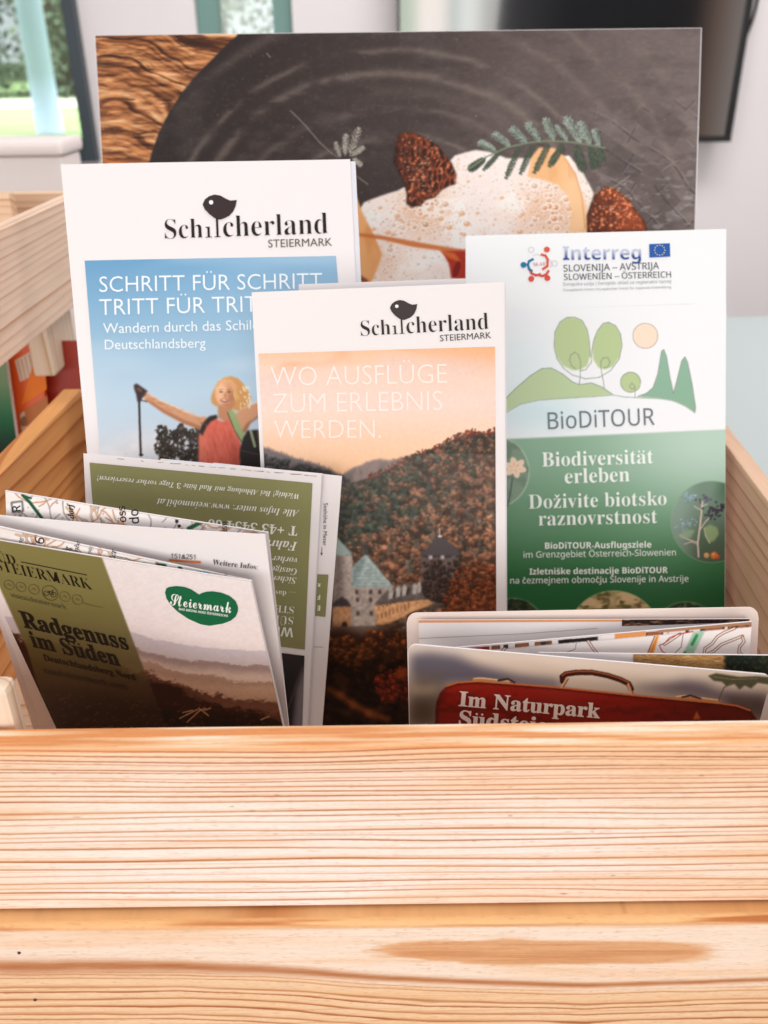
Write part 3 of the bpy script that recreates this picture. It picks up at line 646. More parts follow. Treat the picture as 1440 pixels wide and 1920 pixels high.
# ------------------------------------------------------------------ the picture board at the back
def pt(S, lst, ox=0, oy=0): return [(ox+x/S, oy+y/S) for x, y in lst]
def frond(p, a, b, wd, col, dark, n=11, dens=1.0):
    """a feathery leaflet from a to b"""
    a = np.array(a, float); b = np.array(b, float); d = b-a; L = np.linalg.norm(d); ang = math.atan2(d[1], d[0])
    for i in range(n):
        t = (i+.6)/n; c = a+d*t; ln = wd*(1-.75*abs(t-.45)**1.3)*(1.0 if t < .8 else .6)
        for sgn in (-1, 1):
            an = ang+sgn*.62; q = c+np.array([math.cos(an), math.sin(an)])*ln*.5
            p.dab(q[0]+1, q[1]+1.4, ln*.5, 1.5, an, dark, .6); p.dab(q[0], q[1], ln*(.40+.2*random.random()), 1.15, an+random.uniform(-.15, .15), np.array(col)*(.70+.42*random.random()), .95)
            for e in (.35, .75): p.dab(c[0]+math.cos(an)*ln*e*.9+random.uniform(-1, 1), c[1]+math.sin(an)*ln*e*.9+random.uniform(-1, 1), 2.2, .9, an+random.choice([-.8, .8]), np.array(col)*(.75+.45*random.random()), .85)
    p.line([a, b], 1.3, np.array(col)*1.06, .9)
def morel(p, outline, seed):
    m = p.mask(outline, .6); o = np.array(outline); o0 = o[:, 1].mean(); cx = o[:, 0].mean(); y0, y1 = o[:, 1].min(), o[:, 1].max()
    yy = p.Y.copy(); xx = p.X.copy(); wob = 7*(p.noise(16, 12, 3)-.5)*2; p.X = xx*1.25+wob+(yy-o0)*.25; p.Y = yy*.62+wob; f1, f2, rv = p.worley(13.0, m); p.X, p.Y = xx, yy; g = p.noise(5, 4, 3)
    v = np.clip((f2-f1)/.5, 0, 1); ridge = 1-sstep(.0, .9, v)
    base = np.stack([92+0*p.X, 44+0*p.X, 27+0*p.X], -1)
    lit = sstep(-.2, .8, (p.X-cx)/60+.35+.5*(g-.5)*2)
    base = base*(.62+.5*(1-v)[..., None]) + np.array([50, 24, 12])*(lit*ridge)[..., None]
    base += np.array([95, 70, 50])*(sstep(.60, .78, g)*ridge)[..., None]
    base = base*(.72+.5*g)[..., None]
    base += np.array([30, 14, 6])*sstep(y0+35, y0, p.Y)[..., None]
    e = blur(m, 5); base = base*(.62+.45*sstep(.45, .95, e))[..., None]
    p.blend(m, (0, 0, 0)); p.a = p.a + base*m[..., None]
    rg = random.Random(seed)
    for _ in range(60):
        k = rg.randrange(len(o)); c = o[k]*(.3)+np.array([cx, (y0+y1)/2])*.7+np.array([rg.uniform(-28, 28), rg.uniform(-40, 25)])
        p.dab(c[0], c[1], rg.uniform(1, 3.2), rg.uniform(.6, 1.2), rg.uniform(-.6, .6), (250, 215, 190), .55*float(p.sample(np.array([[c]]))[0, 0].sum() < 500))
def poster_pic():
    p = Pic(172, 42, 1322, 560, (78, 68, 66)); X, Y = p.X, p.Y
    # slate plate with rings and cracks
    p.vgrad([(172, (40, 32, 30)), (480, (50, 40, 38)), (760, (66, 55, 53)), (950, (90, 77, 74)), (1322, (116, 103, 100))], axis='x')  # paler to the right: gloss haze on the board painted into the slate
    cx, cy = 735, 520; R = np.hypot((X-cx)*.98, Y-cy); th = np.arctan2(Y-cy, X-cx)
    wr = R + 26*(p.noise(120, 160, 3)-.5)
    n1 = p.noise(26, 70, 4); n2 = p.noise(5, 9, 3)
    for rr, wd, al in ((268, 5, .28), (322, 7, .20), (386, 9, .30), (428, 6, .25), (352, 14, .12), (560, 8, .2), (500, 10, .16), (620, 12, .16)):
        p.blend(np.exp(-((wr-rr)/wd)**2)*al*1.6*sstep(.25, .6, n1), (152, 136, 124))
    p.blend(sstep(.5, .75, n1)*.16, (40, 34, 33)); p.blend(sstep(.52, .78, p.noise(60, 90, 4))*.22, (120, 110, 106))
    p.a *= (.94+.12*n2)[..., None]
    # cracked squares at the lower right
    reg = sstep(880, 1060, X)*sstep(180, 300, Y+ (X-1000)*.18)
    wob = 12*(p.noise(110, 110, 2)-.5)*2; r2 = np.hypot(X-880, Y-700)+wob; th2 = np.arctan2(Y-700, X-880)*520+14*(p.noise(70, 70, 2)-.5)*2
    ring = np.floor(r2/47); fa = (r2/47) % 1; rv = np.random.default_rng(5).random((64, 64)); sh = rv[(ring.astype(int)) % 64, 3]
    fb = (th2/84+sh*3) % 1; cell = np.floor(th2/84+sh*3).astype(int) % 64; tone = rv[ring.astype(int) % 64, cell]
    p.blend(reg*sstep(.55, 1, tone)*.30*sstep(.35, .65, p.noise(14, 26, 4)), (158, 150, 150)); p.blend(reg*sstep(.4, 0, tone)*.28, (62, 55, 55))
    cr = np.maximum(np.exp(-((fa-.5)/.03)**2), np.exp(-((fb-.5)/.014)**2)); p.blend(cr*reg*.6*sstep(.36, .52, p.noise(26, 26, 3)), (52, 46, 47))
    hl = np.maximum(np.exp(-((fa-.57)/.028)**2), np.exp(-((fb-.53)/.012)**2)); p.blend(hl*reg*.32*sstep(.46, .66, p.noise(16, 30, 4)), (186, 180, 180))
    p.blend(sstep(.60, .76, p.noise(7, 20, 3))*reg*.5*sstep(270, 400, Y+.2*(X-1150)), (176, 170, 172))
    a2 = Y-.62*X; st = p.noise(4, 5, 2); p.blend(sstep(.62, .8, st)*.10, (150, 140, 135))
    for q in ([(545, 208), (572, 235), (600, 268), (622, 288), (636, 296)], [(668, 330), (690, 346)], [(1180, 330), (1150, 352), (1130, 372)], [(500, 100), (507, 108)]): p.line(q, 1.6, (166, 152, 142), .75)
    for _ in range(46): p.dab(random.uniform(330, 1300), random.uniform(66, 400), random.uniform(.5, 1.0), random.uniform(.5, .9), 0, (205, 198, 194), .6)
    # weathered wood behind the plate
    arcp = [(446, 40), (446, 66), (422, 88), (398, 112), (366, 144), (340, 176), (316, 214), (298, 250), (284, 290), (277, 318), (270, 345), (160, 345), (160, 40)]
    m = p.mask(arcp, .8)
    w = Pic(172, 42, 460, 350, (190, 132, 86)); wy = w.Y-.24*(w.X-172)+26*(w.noise(60, 110, 3)-.5)*2 + 15*np.sin((w.X-172)/46)
    hh, ww = wy.shape; strip = fbm(900, 3, 9, 9, 4)[:, 0]; s2 = fbm(900, 3, 3, 9, 3)[:, 0]
    idx = np.clip((wy+60).astype(int), 0, 898); v = .62*strip[idx]+.38*fbm(hh, ww, 7, 44, 4)
    f2 = fbm(hh, ww, 3.5, 22, 3)
    w.a = np.stack([np.interp(v, [.30, .42, .52, .62, .74], k) for k in ((60, 128, 188, 214, 236), (34, 76, 126, 160, 198), (22, 44, 80, 112, 158))], -1)
    w.a *= (.80+.42*f2)[..., None]; w.blend(sstep(.66, .78, fbm(hh, ww, 5, 36, 3))*.7, (52, 28, 18)); w.blend(sstep(.60, .74, fbm(hh, ww, 9, 50, 3))*sstep(230, 330, w.Y)*.6, (206, 120, 52))
    w.blend(sstep(.5, .3, v)*sstep(215, 180, w.X)*.35, (120, 100, 90))
    p.a[:w.h, :w.w] = p.a[:w.h, :w.w]*(1-m[:w.h, :w.w, None]) + w.a*m[:w.h, :w.w, None]
    # shaded rim of the plate
    far = p.mask([(x+14, y+6) for x, y in arcp], 1)
    p.blend(np.clip(blur(far, 12)-m, 0, 1)*.55, (40, 33, 32))
    # foam, noodle sheets
    foam = p.mask(pt(2.057, [(140, 420), (170, 370), (235, 345), (300, 325), (350, 300), (420, 300), (520, 190), (560, 178), (600, 168), (660, 176), (720, 200), (800, 200), (960, 190), (1010, 250), (1055, 335), (1030, 420), (1030, 760), (150, 760)], 600, 200), 1.0)
    p.blend(foam, (255, 243, 238))
    p.blend(foam*sstep(.48, .75, p.noise(30, 40, 3))*.22, (246, 216, 198)); p.blend(foam*sstep(300, 200, np.hypot(X-800, (Y-430)*1.6))*.0, (255, 240, 235))
    near = np.clip(np.exp(-((np.hypot(X-795, Y-395))/52)**2)+np.exp(-((np.hypot(X-1035, Y-400))/62)**2)+.5*np.exp(-((np.hypot(X-720, Y-500))/40)**2), 0, 1)
    p.blend(foam*near*.75, (232, 172, 122))
    for size, al in ((6.5, .6),):
        f1, f2, rv = p.worley(size, foam); wall = 1-sstep(.05, .30, f2-f1)
        on = foam*((rv > (.30 if size < 10 else .62)).astype(float))
        inner = on*sstep(.08, .3, f2-f1); p.blend(inner*(.05+.42*near)*al, (216, 156, 116)); p.blend(on*wall*al*.8, (253, 244, 238))
        p.blend(inner*sstep(.62, .35, f1)*np.clip((rv-.8)*5, 0, 1)*.5, (214, 146, 96))
    fy, fx = np.nonzero(foam > .9); fr = random.Random(77)
    sh = p.noise(34, 46, 2); p.blend(foam*sstep(.62, .40, sh)*.22, (232, 212, 204)); p.blend(foam*sstep(.58, .74, sh)*.7, (255, 250, 247))
    for _ in range(2300):
        k = fr.randrange(len(fy)); x, y = p.X[0, fx[k]], p.Y[fy[k], 0]; nr = near[fy[k], fx[k]]; q = min(7.5, 1.0+fr.expovariate(1.0)*(.75+1.3*nr)); warm = np.array((244, 224, 214))*(1-nr)+np.array((222, 146, 92))*nr
        p.dab(x, y, q*1.22, q*1.05, 0, (255, 249, 245), .75); p.dab(x+.1, y+.15, q*.86, q*.70, 0, warm*fr.uniform(.88, 1.04), .8)
        if q > 2.4: p.dab(x-q*.25, y-q*.22, q*.28, q*.18, 0, (255, 252, 250), .9); p.dab(x+q*.1, y+q*.35, q*.5, q*.16, 0, warm*.80, .5)
    for _ in range(40):
        bx_, by = random.choice([(800, 400), (1040, 395), (960, 400), (720, 450), (860, 420), (900, 360)]); bx_ += random.gauss(0, 38); by += random.gauss(0, 26); q = random.uniform(3, 8)
        if p.sample(np.array([[(np.clip(bx_, 180, 1310), np.clip(by, 50, 550))]]))[0, 0][0] < 190: continue
        p.dab(bx_, by, q, q*.8, 0, (250, 236, 226), .7); p.dab(bx_, by, q*.78, q*.6, 0, (224, 160, 108), .75); p.dab(bx_-q*.2, by-q*.25, q*.3, q*.18, 0, (255, 246, 240), .8)
    nd = pt(2.057, [(800, 270), (815, 195), (845, 158), (905, 160), (950, 200), (985, 262), (1008, 330), (1028, 395), (1034, 482), (962, 486), (972, 400), (955, 345), (915, 300), (860, 282)], 600, 200)
    nm = p.mask(nd, 1.2); p.blend(nm, (243, 188, 134)); p.blend(nm*sstep(1045, 1085, X+.25*(Y-300))*.5, (252, 214, 172)); p.blend(nm*sstep(.5, .8, p.noise(40, 14, 2))*.35, (226, 158, 100)); p.line(pt(2.057, [(940, 196), (985, 262), (1010, 350), (1022, 470)], 600, 200), 2, (214, 140, 84), .7)
    nd2 = pt(2.057, [(135, 330), (160, 400), (205, 490), (240, 570), (215, 640), (185, 700), (130, 700)], 600, 200)
    nm = p.mask(nd2, 1.2); p.blend(nm, (240, 178, 118)); p.blend(nm*sstep(.45, .8, p.noise(50, 20, 2))*.5, (214, 134, 70)); p.poly(pt(2.057, [(140, 640), (185, 668), (180, 720), (130, 720)], 600, 200), (120, 50, 30), .8, 1.5)
    p.poly(pt(2.057, [(150, 488), (230, 496), (330, 514), (430, 532), (520, 546), (565, 552), (565, 560), (470, 556), (360, 542), (250, 516), (150, 500)], 600, 200), (206, 112, 50), .9, .8)
    p.poly(pt(2.057, [(465, 556), (565, 556), (565, 665), (505, 662), (498, 610), (482, 580)], 600, 200), (176, 40, 22), .95, 1); p.poly(pt(2.057, [(455, 552), (520, 566), (545, 600), (500, 585)], 600, 200), (226, 120, 50), .8, 1); p.dab(856, 505, 6, 16, .3, (110, 16, 12), .7)
    # morels
    morel(p, pt(2.057, [(300, 108), (340, 98), (372, 104), (412, 124), (456, 152), (482, 186), (506, 214), (527, 262), (522, 300), (500, 306), (470, 322), (440, 352), (410, 360), (388, 384), (352, 388), (332, 376), (334, 340), (324, 300), (300, 250), (282, 214), (290, 160)], 600, 200), 1)
    morel(p, pt(2.057, [(1028, 420), (1044, 376), (1062, 338), (1096, 310), (1132, 312), (1164, 336), (1194, 362), (1222, 404), (1250, 440), (1266, 482), (1030, 488)], 600, 200), 2)
    # herb sprig
    o = (600, 200); z = lambda x, y: (600+x/2.057, 200+y/2.057)
    stem = [z(575, 240), z(640, 195), z(720, 158), z(800, 140), z(880, 132), z(960, 136), z(1040, 148), z(1100, 160)]
    dk = (44, 50, 44); gl = (168, 180, 166); gd = (78, 90, 74)
    for a, b, wd in (((680, 172), (616, 138), 14), ((735, 155), (672, 106), 15), ((800, 142), (738, 86), 16), ((850, 136), (800, 66), 15), ((905, 133), (868, 50), 16), ((955, 136), (912, 74), 11), ((1010, 144), (948, 42), 18), ((1045, 150), (1000, 62), 16), ((1080, 158), (1058, 92), 13)):
        frond(p, z(*a), z(*b), wd, gl, dk)
    for a, b, wd in (((640, 196), (576, 242), 13), ((700, 166), (630, 244), 8), ((770, 150), (716, 276), 10), ((825, 140), (772, 258), 10), ((885, 138), (826, 254), 11), ((940, 140), (884, 228), 12), ((985, 142), (1012, 244), 17), ((1040, 150), (1060, 232), 16), ((1075, 156), (1086, 204), 13)):
        frond(p, z(*a), z(*b), wd, gd, dk)
    p.line(stem, 2.6, (122, 138, 112), 1)
    for a, b, wd in (((80, 196), (60, 140), 9), ((98, 190), (100, 110), 11), ((115, 190), (150, 85), 14), ((120, 192), (168, 158), 10), ((125, 200), (158, 226), 9)): frond(p, z(*a), z(*b), wd, (170, 164, 152), (50, 44, 40), 7)
    return p
def picture_board():
    S = Surface((740, 735), .476, 20, 0, .0003)
    q = [(177, 66), (1316, 52), (1298, 560), (205, 560)]; full = [(177, 66), (1316, 52), (1280, 1190), (240, 1190)]
    r = thing('picture_board', 'large upright board printed with morels and herb on a dark slate plate, rearmost in crate', 'picture board', tuple(S.P(np.array([740, 1190.]), -.004)))
    sheet('board', S, full, .0085, mat('board_edges', tuple(alb((228, 222, 222))), .6), r, nx=12, ny=12)
    printed('printed_photo', S, [(179, 67.5), (1314, 53.5), (1297, 560), (207, 560)], poster_pic(), mat('poster_print', rough=.5, spec=.2, attr=True), r, .0004)
    adopt(r)
picture_board()

# ------------------------------------------------------------------ brochures
def bird(I, x, y, s, col, slope=-.03):
    """round bird on a stem, x,y = beak side top-left of its 64 x 46 box"""
    o = [(0, 18), (4, 9), (12, 3), (22, 0), (33, 2), (43, 8), (52, 12), (64, 11), (62, 22), (57, 33), (49, 41), (40, 45), (35, 47), (30, 47), (22, 44), (12, 36), (4, 27)]
    I.poly([(x+a*s, y+b*s+a*s*slope) for a, b in o], col); I.ellipse(x+16*s, y+14*s, 4*s, 4*s, (245, 240, 240), .00003)
def schilcherland(I, p0, p1, s, birdpos):
    p0 = np.array(p0, float); p1 = np.array(p1, float); d = (p1-p0); col = (38, 30, 30)
    I.text('Sch', 'serif', p0, p0+d*.232, col, -.0125, 1.12)
    # i without a dot, the l doubles as the bird's leg
    e = d/np.linalg.norm(d); n = np.array([e[1], -e[0]]); at = lambda t, h: p0+d*t+n*h*s
    for t, h, wd in ((.268, 20, 4.2), (.322, 36, 4.0)):
        I.add([at(t, 0)-e*wd/2*s, at(t, 0)+e*wd/2*s, at(t, h)+e*wd/2*s, at(t, h)-e*wd/2*s], [(0, 1, 2, 3)], col)
        I.add([at(t, 0)-e*6*s, at(t, 0)+e*6*s, at(t, 1.4)+e*6*s, at(t, 1.4)-e*6*s], [(0, 1, 2, 3)], col, .00002)
        if h < 30: I.add([at(t, h)-e*6*s, at(t, h)+e*2*s, at(t, h-3)+e*1.6*s, at(t, h-2)-e*5*s], [(0, 1, 2, 3)], col, .00002)
    I.text('cherland', 'serif', p0+d*.358, p1, col, -.0125, 1.12)
    bird(I, birdpos[0], birdpos[1], s, (58, 46, 46))

def forest(p, region, top, base, n, r0, r1, seed, cols, lit=.5):
    """tree crowns piled from back to front inside a polygon"""
    m = p.mask(region); rg = random.Random(seed); ys, xs = np.nonzero(m > .5); k = [rg.randrange(len(ys)) for _ in range(n)]; k.sort(key=lambda i: ys[i])
    y0, y1 = ys.min(), ys.max()
    for i in k:
        x = p.x0+xs[i]/p.res; y = p.y0+ys[i]/p.res; t = (ys[i]-y0)/max(1, y1-y0); r = (r0+(r1-r0)*t)*rg.uniform(.7, 1.3)
        c = np.array(cols(x, y, rg)); p.dab(x+r*.15, y+r*.35, r, r*.9, 0, c*.46, .75, .8)
        for _ in range(7):
            a = rg.uniform(0, 6.3); q = rg.uniform(0, .8)*r; lx = x+math.cos(a)*q-r*.12; ly = y+math.sin(a)*q*.85-r*.15
            p.dab(lx, ly, r*rg.uniform(.18, .42), r*rg.uniform(.14, .32), rg.uniform(-.8, .8), c*(.80+lit*.55*(.8*(y-ly)/r+.1)*rg.uniform(.6, 1.3)), .55, .9)

def hiker_pic():
    p = Pic(156, 474, 690, 900); p.vgrad([(474, (104, 158, 198)), (600, (140, 180, 208)), (720, (180, 204, 221)), (900, (214, 222, 230))])
    p.blend(sstep(160, 640, p.X)*.30*sstep(880, 480, p.Y), (208, 222, 232)); p.blend(sstep(.5, .8, p.noise(70, 200, 2))*.22, (226, 234, 240))  # paler towards the right: glare on the cover painted into the sky
    cl = np.exp(-((p.X-235)/85)**2-((p.Y-860)/40)**2)+np.exp(-((p.X-300)/60)**2-((p.Y-830)/24)**2)*.7; p.blend(np.clip(cl*(.55+.9*(p.noise(16, 24, 4)-.3)), 0, 1), (244, 240, 240))
    z = lambda l: pt(2.571, l, 120, 300)
    rg = random.Random(5)
    blobs = [(rg.uniform(470, 650), rg.uniform(1300, 1440), rg.uniform(24, 46)) for _ in range(26)]
    for _ in range(900):
        bx, by, br = rg.choice(blobs); a = rg.uniform(0, 6.3); q = rg.random()**.5; x, y = bx+br*q*math.cos(a), by+br*q*math.sin(a)
        (px, py), = z([(x, y)]); k = rg.random(); p.dab(px, py, rg.uniform(1.4, 4.2), rg.uniform(1, 3), rg.uniform(0, 3), np.array((58, 48, 40))*(.5+.9*k), .85)
    for _ in range(60):
        (px, py), = z([(rg.gauss(545, 70), rg.gauss(1380, 60))]); p.dab(px, py, rg.uniform(.8, 1.8), rg.uniform(.8, 1.6), 0, (196, 200, 204), .7)
    for x in (520, 560, 600): p.line(z([(x, 1440), (x+12, 1360), (x-8, 1300)]), 1.5, (44, 34, 28), .9)
    skin = (212, 154, 116)
    p.line(z([(364, 1150), (366, 1240), (372, 1425)]), 4.0, (52, 38, 36), 1); p.dab(*z([(374, 1422)])[0], 4, 2.2, 0, (30, 24, 24))
    arm = z([(372, 1108), (400, 1122), (462, 1160), (560, 1202), (640, 1236), (690, 1240), (700, 1262), (660, 1300), (575, 1270), (480, 1218), (392, 1156)])
    p.poly(arm, skin, 1, .5); p.poly(z([(400, 1150), (480, 1200), (575, 1250), (660, 1284), (655, 1300), (575, 1270), (480, 1220), (392, 1158)]), (168, 108, 76), .8, 1.2); p.line(z([(385, 1112), (470, 1162), (570, 1204), (660, 1238)]), 2.0, (246, 206, 170), .8)
    p.poly(z([(338, 1086), (352, 1078), (378, 1096), (404, 1114), (398, 1132), (380, 1146), (372, 1166), (356, 1168), (350, 1130), (342, 1110)]), (60, 42, 42), 1, .5); p.dab(*z([(365, 1108)])[0], 6, 3, .6, (112, 82, 72), .8); p.line(z([(372, 1158), (400, 1166)]), 1.6, (50, 36, 36))
    arm2 = z([(800, 1262), (836, 1214), (880, 1190), (940, 1164), (960, 1160), (960, 1216), (905, 1252), (880, 1300), (840, 1330)]); p.poly(arm2, skin, 1, .5); p.line(z([(846, 1206), (900, 1180), (950, 1160)]), 2, (250, 214, 180), .8); p.poly(z([(850, 1320), (880, 1270), (945, 1222), (955, 1232), (900, 1270), (876, 1316)]), (150, 92, 64), .7, 1)
    hair = z([(712, 1172), (708, 1150), (716, 1122), (738, 1080), (772, 1050), (806, 1042), (838, 1052), (864, 1078), (886, 1112), (902, 1150), (886, 1180), (870, 1204), (836, 1210), (806, 1200), (730, 1186)]); p.poly(hair, (206, 150, 92), 1, .6)
    p.poly(z([(742, 1184), (812, 1190), (806, 1240), (778, 1262), (744, 1244)]), (196, 136, 98), 1, .6)
    hx, hy = z([(778, 1126)])[0]; p.dab(hx, hy, 19.5, 26, -.10, (232, 176, 134), 1, .12); p.dab(hx+8, hy+2, 11, 22, -.1, (176, 112, 78), .42, .9); p.dab(hx-6, hy-8, 9, 8, 0, (246, 200, 160), .6, .9)
    for ex in (-8, 7): p.dab(hx+ex, hy-3, 3.4, 1.2, .05, (70, 40, 30), .9); p.line([(hx+ex-4, hy-7), (hx+ex+3, hy-8)], 1.1, (140, 90, 56), .8)
    p.line([(hx+.5, hy-2), (hx-1.5, hy+5), (hx+1.5, hy+6)], 1.2, (158, 96, 66), .8); p.dab(hx-2, hy+13, 7.5, 3.4, .12, (150, 74, 60), .9); p.dab(hx-2, hy+12.4, 5.4, 1.6, .12, (240, 222, 212), .9); p.dab(hx-10, hy+5, 5, 6, 0, (246, 196, 158), .5, 1); p.dab(hx+12, hy+8, 6, 12, 0, (150, 90, 62), .45, 1); p.dab(hx+2, hy+22, 10, 4, 0, (160, 100, 70), .5, 1)
    for k in range(40):
        a = rg.uniform(-2.9, .35); p.line([(hx+16*math.cos(a), hy-6+24*math.sin(a)), (hx+23*math.cos(a+.1)+rg.uniform(-2, 4), hy-2+29*math.sin(a+.1)+rg.uniform(0, 8))], 1.4, (226+rg.uniform(-30, 25), 172+rg.uniform(-30, 30), 108+rg.uniform(-20, 30)), .7)
    for k in range(26):
        x, y = z([(rg.uniform(850, 900), rg.uniform(1090, 1200))])[0]; p.dab(x, y, rg.uniform(1.5, 5), 1.2, rg.uniform(.6, 1.6), (255, 232, 188), .75)
    p.poly(z([(692, 1262), (722, 1236), (748, 1256), (772, 1262), (802, 1238), (836, 1310), (866, 1420), (880, 1560), (650, 1560), (652, 1400), (650, 1330)]), (226, 108, 88), 1, .5)
    p.poly(z([(652, 1340), (690, 1300), (700, 1560), (640, 1560)]), (236, 132, 106), .6, 2); p.poly(z([(800, 1300), (850, 1420), (880, 1560), (800, 1560)]), (184, 74, 60), .6, 3)
    for a, b in (((720, 1330), (750, 1480)), ((770, 1290), (800, 1420)), ((690, 1400), (700, 1520))): p.line(z([a, b]), 2.4, (196, 84, 66), .5, 2)
    p.poly(z([(652, 1312), (668, 1270), (700, 1236), (736, 1228), (742, 1244), (706, 1262), (684, 1294), (670, 1330)]), (44, 36, 34), 1, .5)
    p.poly(z([(786, 1214), (806, 1204), (822, 1212), (846, 1270), (880, 1350), (856, 1362), (818, 1300)]), (156, 172, 116), 1, .5); p.line(z([(788, 1216), (822, 1302), (856, 1360)]), 1.8, (70, 66, 50), .9)
    p.poly(z([(864, 1340), (884, 1304), (930, 1300), (970, 1320), (990, 1560), (850, 1560), (846, 1400)]), (38, 32, 30), 1, .6)
    for _ in range(150):                                     # cloth folds, light and shade over the figure
        x, y = z([(rg.uniform(660, 860), rg.uniform(1260, 1480))])[0]; p.dab(x, y, rg.uniform(1, 3), rg.uniform(3, 9), rg.uniform(-.5, .4), rg.choice([(246, 140, 112), (204, 88, 70), (236, 122, 98), (186, 76, 62)]), .22 if p.sample(np.array([[[x, y]]]))[0, 0][0] > 170 else 0, .9)
    for _ in range(120):
        t = rg.random(); x, y = z([(392+t*280, 1128+t*120+rg.uniform(-14, 30))])[0]; c = p.sample(np.array([[[x, y]]]))[0, 0]
        if c[0] > c[2]+30: p.dab(x, y, rg.uniform(2, 6), rg.uniform(.8, 2), .4, c*rg.uniform(.86, 1.1), .5, .9)
    p.line(z([(900, 1306), (920, 1380)]), 5, (168, 176, 140), .9); p.line(z([(936, 1310), (945, 1400)]), 3, (140, 120, 90), .9); p.line(z([(852, 1400), (940, 1420)]), 2, (84, 72, 66), .8)
    return soften(p, .55)
def brochure(name, label, S, q, thick, loc, group=None, paper=M_paper):
    r = thing(name, label, 'brochure', tuple(loc), group); sheet('cover', S, q, .0004, paper, r, nx=30, ny=36)
    return r
def hiking_brochure():
    S = Surface((380, 840), .352, 24, 7, .0012, .4)
    q = [(115, 310), (657, 297), (700, 1240), (200, 1240)]
    r = brochure('brochure', 'tall white brochure with a blue sky photo of a smiling hiker holding a pole', S, q, .0005, S.P(np.array([440, 1240.])))
    sheet('page_block', S, [(117, 311), (667, 300), (712, 1240), (201, 1240)], .0032, M_edge, r, h=-.0006, nx=14, ny=14)
    ph = [(160, 490), (630, 479), (664, 900), (193, 900)]
    printed('printed_photo', S, ph, hiker_pic(), M_print, r, .0002)
    I = Ink(S, .00035); schilcherland(I, (310, 449), (615, 437), 1.0, (380, 366)); I.text('STEIERMARK', 'gill', (503, 464), (623, 460), (96, 90, 70)); I.build('logo', M_print, r)
    T = Ink(S, .0004); w = (240, 246, 250)
    T.text('SCHRITT FÜR SCHRITT.', 'gill', (188, 549), (612, 540), w, -.006, 1.04); T.text('TRITT FÜR TRITT', 'gill', (188, 592), (508, 584), w, -.006, 1.04)
    T.text('Wandern durch das Schilcherland', 'gill', (195, 626), (566, 616), w, 0, 1.0); T.text('Deutschlandsberg', 'gill', (198, 656), (386, 652), w, 0, 1.0)
    T.build('lettering', M_print, r); adopt(r)
hiking_brochure()

